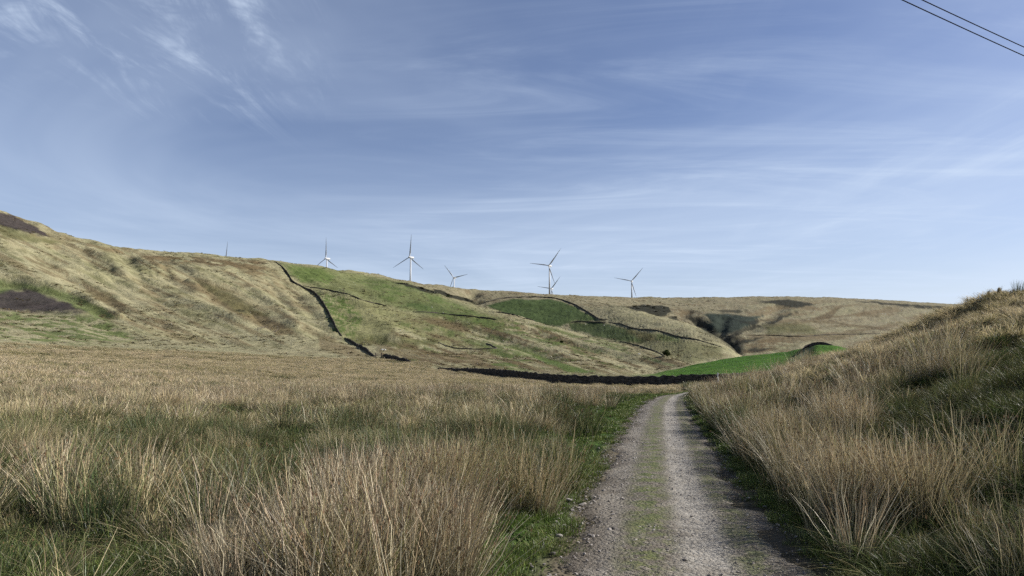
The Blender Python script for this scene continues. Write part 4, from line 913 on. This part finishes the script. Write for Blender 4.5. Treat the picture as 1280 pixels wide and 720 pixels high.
# dark clump of rushes closing the end of the track: one countable tussock, and the tall tufts on the bank skyline
def tussock(px, py, d, n, h_, rad, label, mt, w=.03, seed=0, spread=.45):
    a, e = ray(px, py); x = float(a) * d
    me_ = tuft('rush_tussock', n, h_, rad, spread, w, droop=.25, seg=3, hv=.45, seed=seed); o = link('rush_tussock', me_, mt)
    o.location = (x, d, float(ground_z(x, d)[0])); tag(o, label, 'tussock'); return o
tussock(869, 485, 92, 900, 1.5, 1.5, 'rounded dark rush tussock closing the far end of the track', m_rushg, .05, 1)
tussock(1273, 362, 43.4, 90, .95, .28, 'tall upright tuft on the bank skyline at the right edge', m_rushg, .018, 2, .2)
tussock(1228, 376, 49, 60, .8, .3, 'thin wispy tuft on the bank skyline left of the tall tuft', m_straw, .016, 3, .3)
for px, py, d, sd, lab in ((690,512,29,4,'pale bleached grass hummock left of the verge, further up the track'),(735,513,31,5,'bleached grass hummock touching the left verge of the track')):
    tussock(px, py, d, 700, .42, .75, lab, m_straw, .014, sd, .9)

# ------------------------------------------------------------------ sheep
m_fleece, nt = new_mat('fleece'); P = nt.n('ShaderNodeTexCoord').outputs['Object']; nn = nt.noise(P, 14, 4, .7).outputs[0]
finish(nt, nt.mix(nn, c4(.50, .47, .40), c4(.74, .72, .66)), .95, .05, nt.n('ShaderNodeBump', {'Strength': 1, 'Distance': .04, 'Height': nn}).outputs[0])
m_face, nt = new_mat('sheep_face'); P = nt.n('ShaderNodeTexCoord').outputs['Object']; finish(nt, nt.mix(nt.noise(P, 9).outputs[0], c4(.05, .045, .04), c4(.14, .12, .10)), .8, .1)
def sheep_mesh(grazing):
    me_ = bpy.data.meshes.new('sheep'); hx, hz = (.78, .22) if grazing else (.80, .92)
    J = [(0, 0, .62, .27), (.32, 0, .64, .25), (-.34, 0, .64, .25), (.5, 0, .66, .16), (.62, 0, .50 if grazing else .84, .10), (hx - .04, 0, hz + .06, .09), (hx + .10, 0, hz - .05, .055), (-.52, 0, .62, .12), (-.58, 0, .48, .04)]
    E = [(0, 1), (0, 2), (1, 3), (3, 4), (4, 5), (5, 6), (2, 7), (7, 8)]
    for (lx, ly, par, kx) in ((.36, .13, 1, -.02), (.36, -.13, 1, -.02), (-.36, .13, 2, -.07), (-.36, -.13, 2, -.07)):
        b = len(J); J += [(lx, ly, .42, .10), (lx + kx, ly, .22, .045), (lx, ly, .02, .035)]; E += [(par, b), (b, b + 1), (b + 1, b + 2)]
    me_.from_pydata([j_[:3] for j_ in J], E, []); o = bpy.data.objects.new('sheep_skin', me_); COL.objects.link(o)
    sk = o.modifiers.new('s', 'SKIN'); o.modifiers.new('d', 'SUBSURF').levels = 1
    for v_, j_ in zip(me_.skin_vertices[0].data, J): v_.radius = (j_[3], j_[3])
    me_.skin_vertices[0].data[0].use_root = True
    dg = bpy.context.evaluated_depsgraph_get(); m2 = bpy.data.meshes.new_from_object(o.evaluated_get(dg)); bpy.data.objects.remove(o)
    m2.materials.clear(); m2.materials.append(m_fleece); m2.materials.append(m_face)
    for p_ in m2.polygons:
        c = p_.center
        if c.x > hx - .08 or c.z < .36: p_.material_index = 1
        p_.use_smooth = True
    return m2
sg, ss_ = sheep_mesh(True), sheep_mesh(False)
FLOCK = [(478,439,200,'grazing white sheep just right of the wall gap, left one of the pair',1),(480.6,439.3,200,'white sheep just right of the wall gap, right one of the pair',0),(377,332,300,'white sheep high on the green spur close to the skyline',0),(755,407,500,'white sheep in the dark green field under the domed pasture',1),(763,409,500,'white sheep to the right of another in the dark green field',0),(732,406,500,'white sheep at the left end of the dark green field',1),(799,444,260,'white sheep on the pale slope left of the round tree',1),(540,385,500,'white sheep in the bright green spur pasture',1),(554,392,500,'white sheep low in the bright green spur pasture near the dark wall',0),(1035,421,700,'white sheep by the faint wall on the far brown moor',1)]
for px, py, dm, lab, gz in FLOCK:
    p = cast(px, py, dm); o = link('sheep', sg if gz else ss_); o.location = p; o.rotation_euler = (0, 0, random.uniform(-.5, .5) + random.choice([0, pi]))
    tag(o, lab, 'sheep', 'white sheep dotted over the hills')

# ------------------------------------------------------------------ wind turbines
m_turb, nt = new_mat('turbine_white'); P = nt.n('ShaderNodeTexCoord').outputs['Object']; nn = nt.noise(P, .12, 4, .6).outputs[0]
finish(nt, nt.mix(nn, c4(.36, .37, .38), c4(.46, .47, .48)), .5, .3)
def blade_mesh(L=40.0):
    V, n = [], 16
    for k_ in range(n + 1):
        t = k_ / n; r_ = 1.0 + t * (L - 1.0)
        ch = np.interp(t, [0, .04, .18, .6, .95, 1], [1.6, 1.6, 2.7, 1.5, .55, .12]); th = np.interp(t, [0, .06, .2, 1], [1.7, 1.3, .6, .06]); tw = np.interp(t, [0, .2, 1], [.9, .45, .05])
        for q in range(10):
            a_ = 2 * pi * q / 10; x = cos(a_) * ch / 2 + (ch * .18 if t > .05 else 0); y = sin(a_) * th / 2 * (1 - .35 * cos(a_))
            V.append((x * cos(tw) - y * sin(tw), x * sin(tw) + y * cos(tw) - .9 * t * t, r_))
    Fq = [[k_ * 10 + q, k_ * 10 + (q + 1) % 10, (k_ + 1) * 10 + (q + 1) % 10, (k_ + 1) * 10 + q] for k_ in range(n) for q in range(10)]
    return np_mesh('blade', V, Fq)
bmesh_blade = blade_mesh(); bmesh_blade.materials.append(m_turb)
bm = bmesh.new(); frustum(bm, (0, 0, -0), (0, 0, 1), 1, 1, 24)
def turbine(px, py, d, theta, yaw, blades, label):
    a, e = ray(px, py); x = float(a) * d; hz = EYE + float(e) * d; gz = float(ground_z(x, d)[0])
    root = empty('wind_turbine', (x, d, gz), yaw); tag(root, label, 'wind turbine', 'white wind turbines along the skyline')
    H = hz - gz
    bm = bmesh.new(); frustum(bm, (0, 0, -2), (0, 0, H - 1.2), 1.75, 1.05, 28)
    o = bm_obj('tower', bm, m_turb, root); o.data.polygons.foreach_set('use_smooth', [len(p_.vertices) == 4 for p_ in o.data.polygons])
    bm = bmesh.new(); box_bm(bm, (0, 2.6, H), (3.4, 9.5, 3.5)); o = bm_obj('nacelle', bm, m_turb, root, .7)
    bm = bmesh.new(); bmesh.ops.create_uvsphere(bm, u_segments=20, v_segments=12, radius=1.7)
    for v in bm.verts: v.co.y = v.co.y * 1.35 - 3.2; v.co.z += H
    hub = bm_obj('hub', bm, m_turb, root)
    for k_ in range(3):
        b = link('blade', bmesh_blade, None, root); b.location = (0, -3.4, H); b.rotation_euler = (0, radians(theta + 120 * k_), 0)
    return root
turbine(283.2, 330.5, 1180, 9, radians(-32), 3, 'turbine of which only one thin blade tip shows above the left moor')
turbine(408.7, 323.3, 1270, 1, radians(-32), 3, 'turbine above the green spur with one blade straight up and its tower mostly hidden')
turbine(513.4, 321.7, 1160, 6, radians(-32), 3, 'tall turbine with one blade up and its white tower fully clear of the moor')
turbine(567.8, 347.2, 1600, -39, radians(-25), 3, 'low turbine with short visible tower and one blade to the upper left')
turbine(686.8, 332.2, 1262, 40, radians(-28), 3, 'tall turbine with one blade to the upper right, in front of a smaller one')
turbine(689.6, 361, 1730, 41, radians(-28), 3, 'small distant turbine partly behind the tall central turbine')
turbine(789.5, 351.5, 1530, 43, radians(-22), 3, 'rightmost turbine standing alone above the far moor')

# ------------------------------------------------------------------ overhead cables with their poles outside the view
m_cable, nt = new_mat('black_cable'); P = nt.n('ShaderNodeTexCoord').outputs['Object']; finish(nt, nt.mix(nt.noise(P, 3).outputs[0], c4(.003, .003, .004), c4(.006, .006, .007)), .9, .02)
def ray_at(px, py, z): 
    a, e = ray(px, py); Y = (z - EYE) / float(e); return np.array([float(a) * Y, Y, z])
poles_dir = None; dirs = []
for name, (u1, u2, hz), lab in (('lower', ((1127, 0), (1280, 70), 8.0), 'lower of the two black overhead cables crossing the top right corner'), ('upper', ((1152, 0), (1280, 59), 8.35), 'upper of the two black overhead cables crossing the top right corner')):
    A0 = ray_at(*u1, hz); B0 = ray_at(*u2, hz); dv = (B0 - A0); dv /= np.linalg.norm(dv); dirs.append((A0, dv))
    nn_ = np.cross(dv, [0, 0, 1.0]); nn_ /= np.linalg.norm(nn_); up_ = np.cross(nn_, dv); V = []
    for k_ in range(76):
        q = -34 + k_; p = A0 + dv * q + np.array([0, 0, .0012 * (q - 2.5)**2])
        for g_ in range(8): V.append(p - A0 + .0095 * (cos(g_ * pi / 4) * nn_ + sin(g_ * pi / 4) * up_))
    Fc = [[k_ * 8 + g_, k_ * 8 + (g_ + 1) % 8, (k_ + 1) * 8 + (g_ + 1) % 8, (k_ + 1) * 8 + g_] for k_ in range(75) for g_ in range(8)]
    o = link('overhead_cable', np_mesh('overhead_cable', V, Fc), m_cable); o.location = A0; tag(o, lab, 'cable', 'overhead cables')
A0, dv = dirs[0]
for q in (-34, 41):
    p = A0 + dv * q; zt_ = p[2] + .0012 * (q - 2.5)**2; gz = float(ground_z(p[0], p[1])[0]); root = empty('utility_pole', (p[0], p[1] + .1, gz)); tag(root, 'wooden utility pole carrying the two cables, %s' % ('standing in the rushes of the flat field' if q < 0 else 'standing high on the grassy bank'), 'utility pole')
    bm = bmesh.new(); frustum(bm, (0, .14, -1), (0, .14, max(3., zt_ - gz) + .8), .15, .11, 14); bm_obj('shaft', bm, m_wood, root)
    for h_ in (zt_ - gz - .05, zt_ - gz + .3):
        bm = bmesh.new(); frustum(bm, (0, -.03, h_), (0, -.03, h_ + .11), .05, .03, 10); bm_obj('insulator', bm, m_white, root)

# ------------------------------------------------------------------ sun and sky
SUN_EL = radians(31); SUN_AZ = radians(80)      # clockwise from straight ahead (+Y)
sun = bpy.data.lights.new('sun', 'SUN'); sun.energy = 5.0; sun.angle = radians(.53); sun.color = (1, .95, .88)
so = bpy.data.objects.new('sun', sun); COL.objects.link(so)
import mathutils
dv_ = mathutils.Vector((sin(SUN_AZ) * cos(SUN_EL), cos(SUN_AZ) * cos(SUN_EL), sin(SUN_EL)))
so.rotation_euler = dv_.to_track_quat('Z', 'Y').to_euler(); so.location = dv_ * 50
w = bpy.data.worlds.new('World'); scene.world = w; w.use_nodes = True; nt = NT(w.node_tree)
sky = nt.n('ShaderNodeTexSky', sky_type='NISHITA', sun_disc=False, sun_elevation=SUN_EL, sun_rotation=SUN_AZ, altitude=300, air_density=1.0, dust_density=.6, ozone_density=2.5)
G = nt.n('ShaderNodeTexCoord').outputs['Generated']
sep = nt.n('ShaderNodeSeparateXYZ', {0: G}); zz = nt.math('MAXIMUM', sep.outputs[2], .0); zc = nt.math('ADD', zz, .04)
pl = nt.n('ShaderNodeCombineXYZ', {0: nt.math('DIVIDE', sep.outputs[0], zc), 1: nt.math('DIVIDE', sep.outputs[1], zc), 2: 0.0}).outputs[0]
def streak(rot, sc, loc, lo_, hi_, detail=6, dist=.6, rough=.6):
    mp = nt.n('ShaderNodeMapping', {'Vector': pl, 'Rotation': (0, 0, radians(rot)), 'Scale': sc, 'Location': loc}).outputs[0]
    return nt.rng(nt.noise(mp, 1.0, detail, rough, dist=dist).outputs[0], lo_, hi_)
veil = streak(10, (.42, .30, 1), (3, 1, 0), .30, .75, 5, .8)
s1 = streak(-14, (1.5, .24, 1), (0.6, 4, 0), .42, .85, 8, 1.3, .62)
s2 = streak(10, (2.4, .62, 1), (7, 2.3, 0), .44, .78, 9, 2.2, .68)
s3 = streak(-38, (2.4, .30, 1), (1.5, 6, 0), .48, .82, 7, .7, .6)
big = streak(0, (.7, .5, 1), (9, 5, 0), .40, .62, 2, 0)
xa = nt.math('DIVIDE', sep.outputs[0], nt.math('ADD', nt.math('ABSOLUTE', sep.outputs[1]), .01))
leftw = nt.rng(xa, -.22, -.45); rightw = nt.rng(xa, .15, .55, .0, 1)
s1 = nt.math('MULTIPLY', s1, rightw)
s4 = streak(52, (.55, 2.2, 1), (3.5, 1.2, 0), .42, .85, 8, 1.0, .62); s4 = nt.math('MULTIPLY', s4, nt.rng(xa, -.45, .1))
s2 = nt.math('MULTIPLY', nt.math('MULTIPLY', s2, leftw), nt.math('MULTIPLY', nt.rng(zz, .27, .38), nt.rng(nt.noise(pl, 2.6, 4, .6, dist=1.0).outputs[0], .36, .60)))
low = nt.rng(zz, .36, .0)
tot = nt.math('ADD', nt.math('MULTIPLY', veil, .30), nt.math('ADD', nt.math('MULTIPLY', nt.math('MULTIPLY', s1, big), .55), nt.math('ADD', nt.math('MULTIPLY', s2, .68), nt.math('MULTIPLY', s4, .34))))
tot = nt.math('ADD', tot, nt.math('MULTIPLY', low, .48), clamp=True)
skyc = nt.mix(1.0, sky.outputs[0], c4(1.08, .98, 1.06), blend='MULTIPLY')
skyc = nt.mix(tot, skyc, c4(6.3, 7.4, 9.1))
bg = nt.n('ShaderNodeBackground', {'Color': skyc, 'Strength': .054}); nt.n('ShaderNodeOutputWorld', {'Surface': bg.outputs[0]})

vs = scene.view_settings; vs.view_transform = 'Standard'; vs.look = 'None'; vs.gamma = 1; vs.exposure = 1.0; vs.use_curve_mapping = False
scene.render.engine = 'CYCLES'; cy = scene.cycles; cy.max_bounces = 5; cy.diffuse_bounces = 3; cy.glossy_bounces = 2; cy.transmission_bounces = 3; cy.transparent_max_bounces = 4
cy.use_denoising = False; cy.use_adaptive_sampling = True; cy.adaptive_threshold = .02
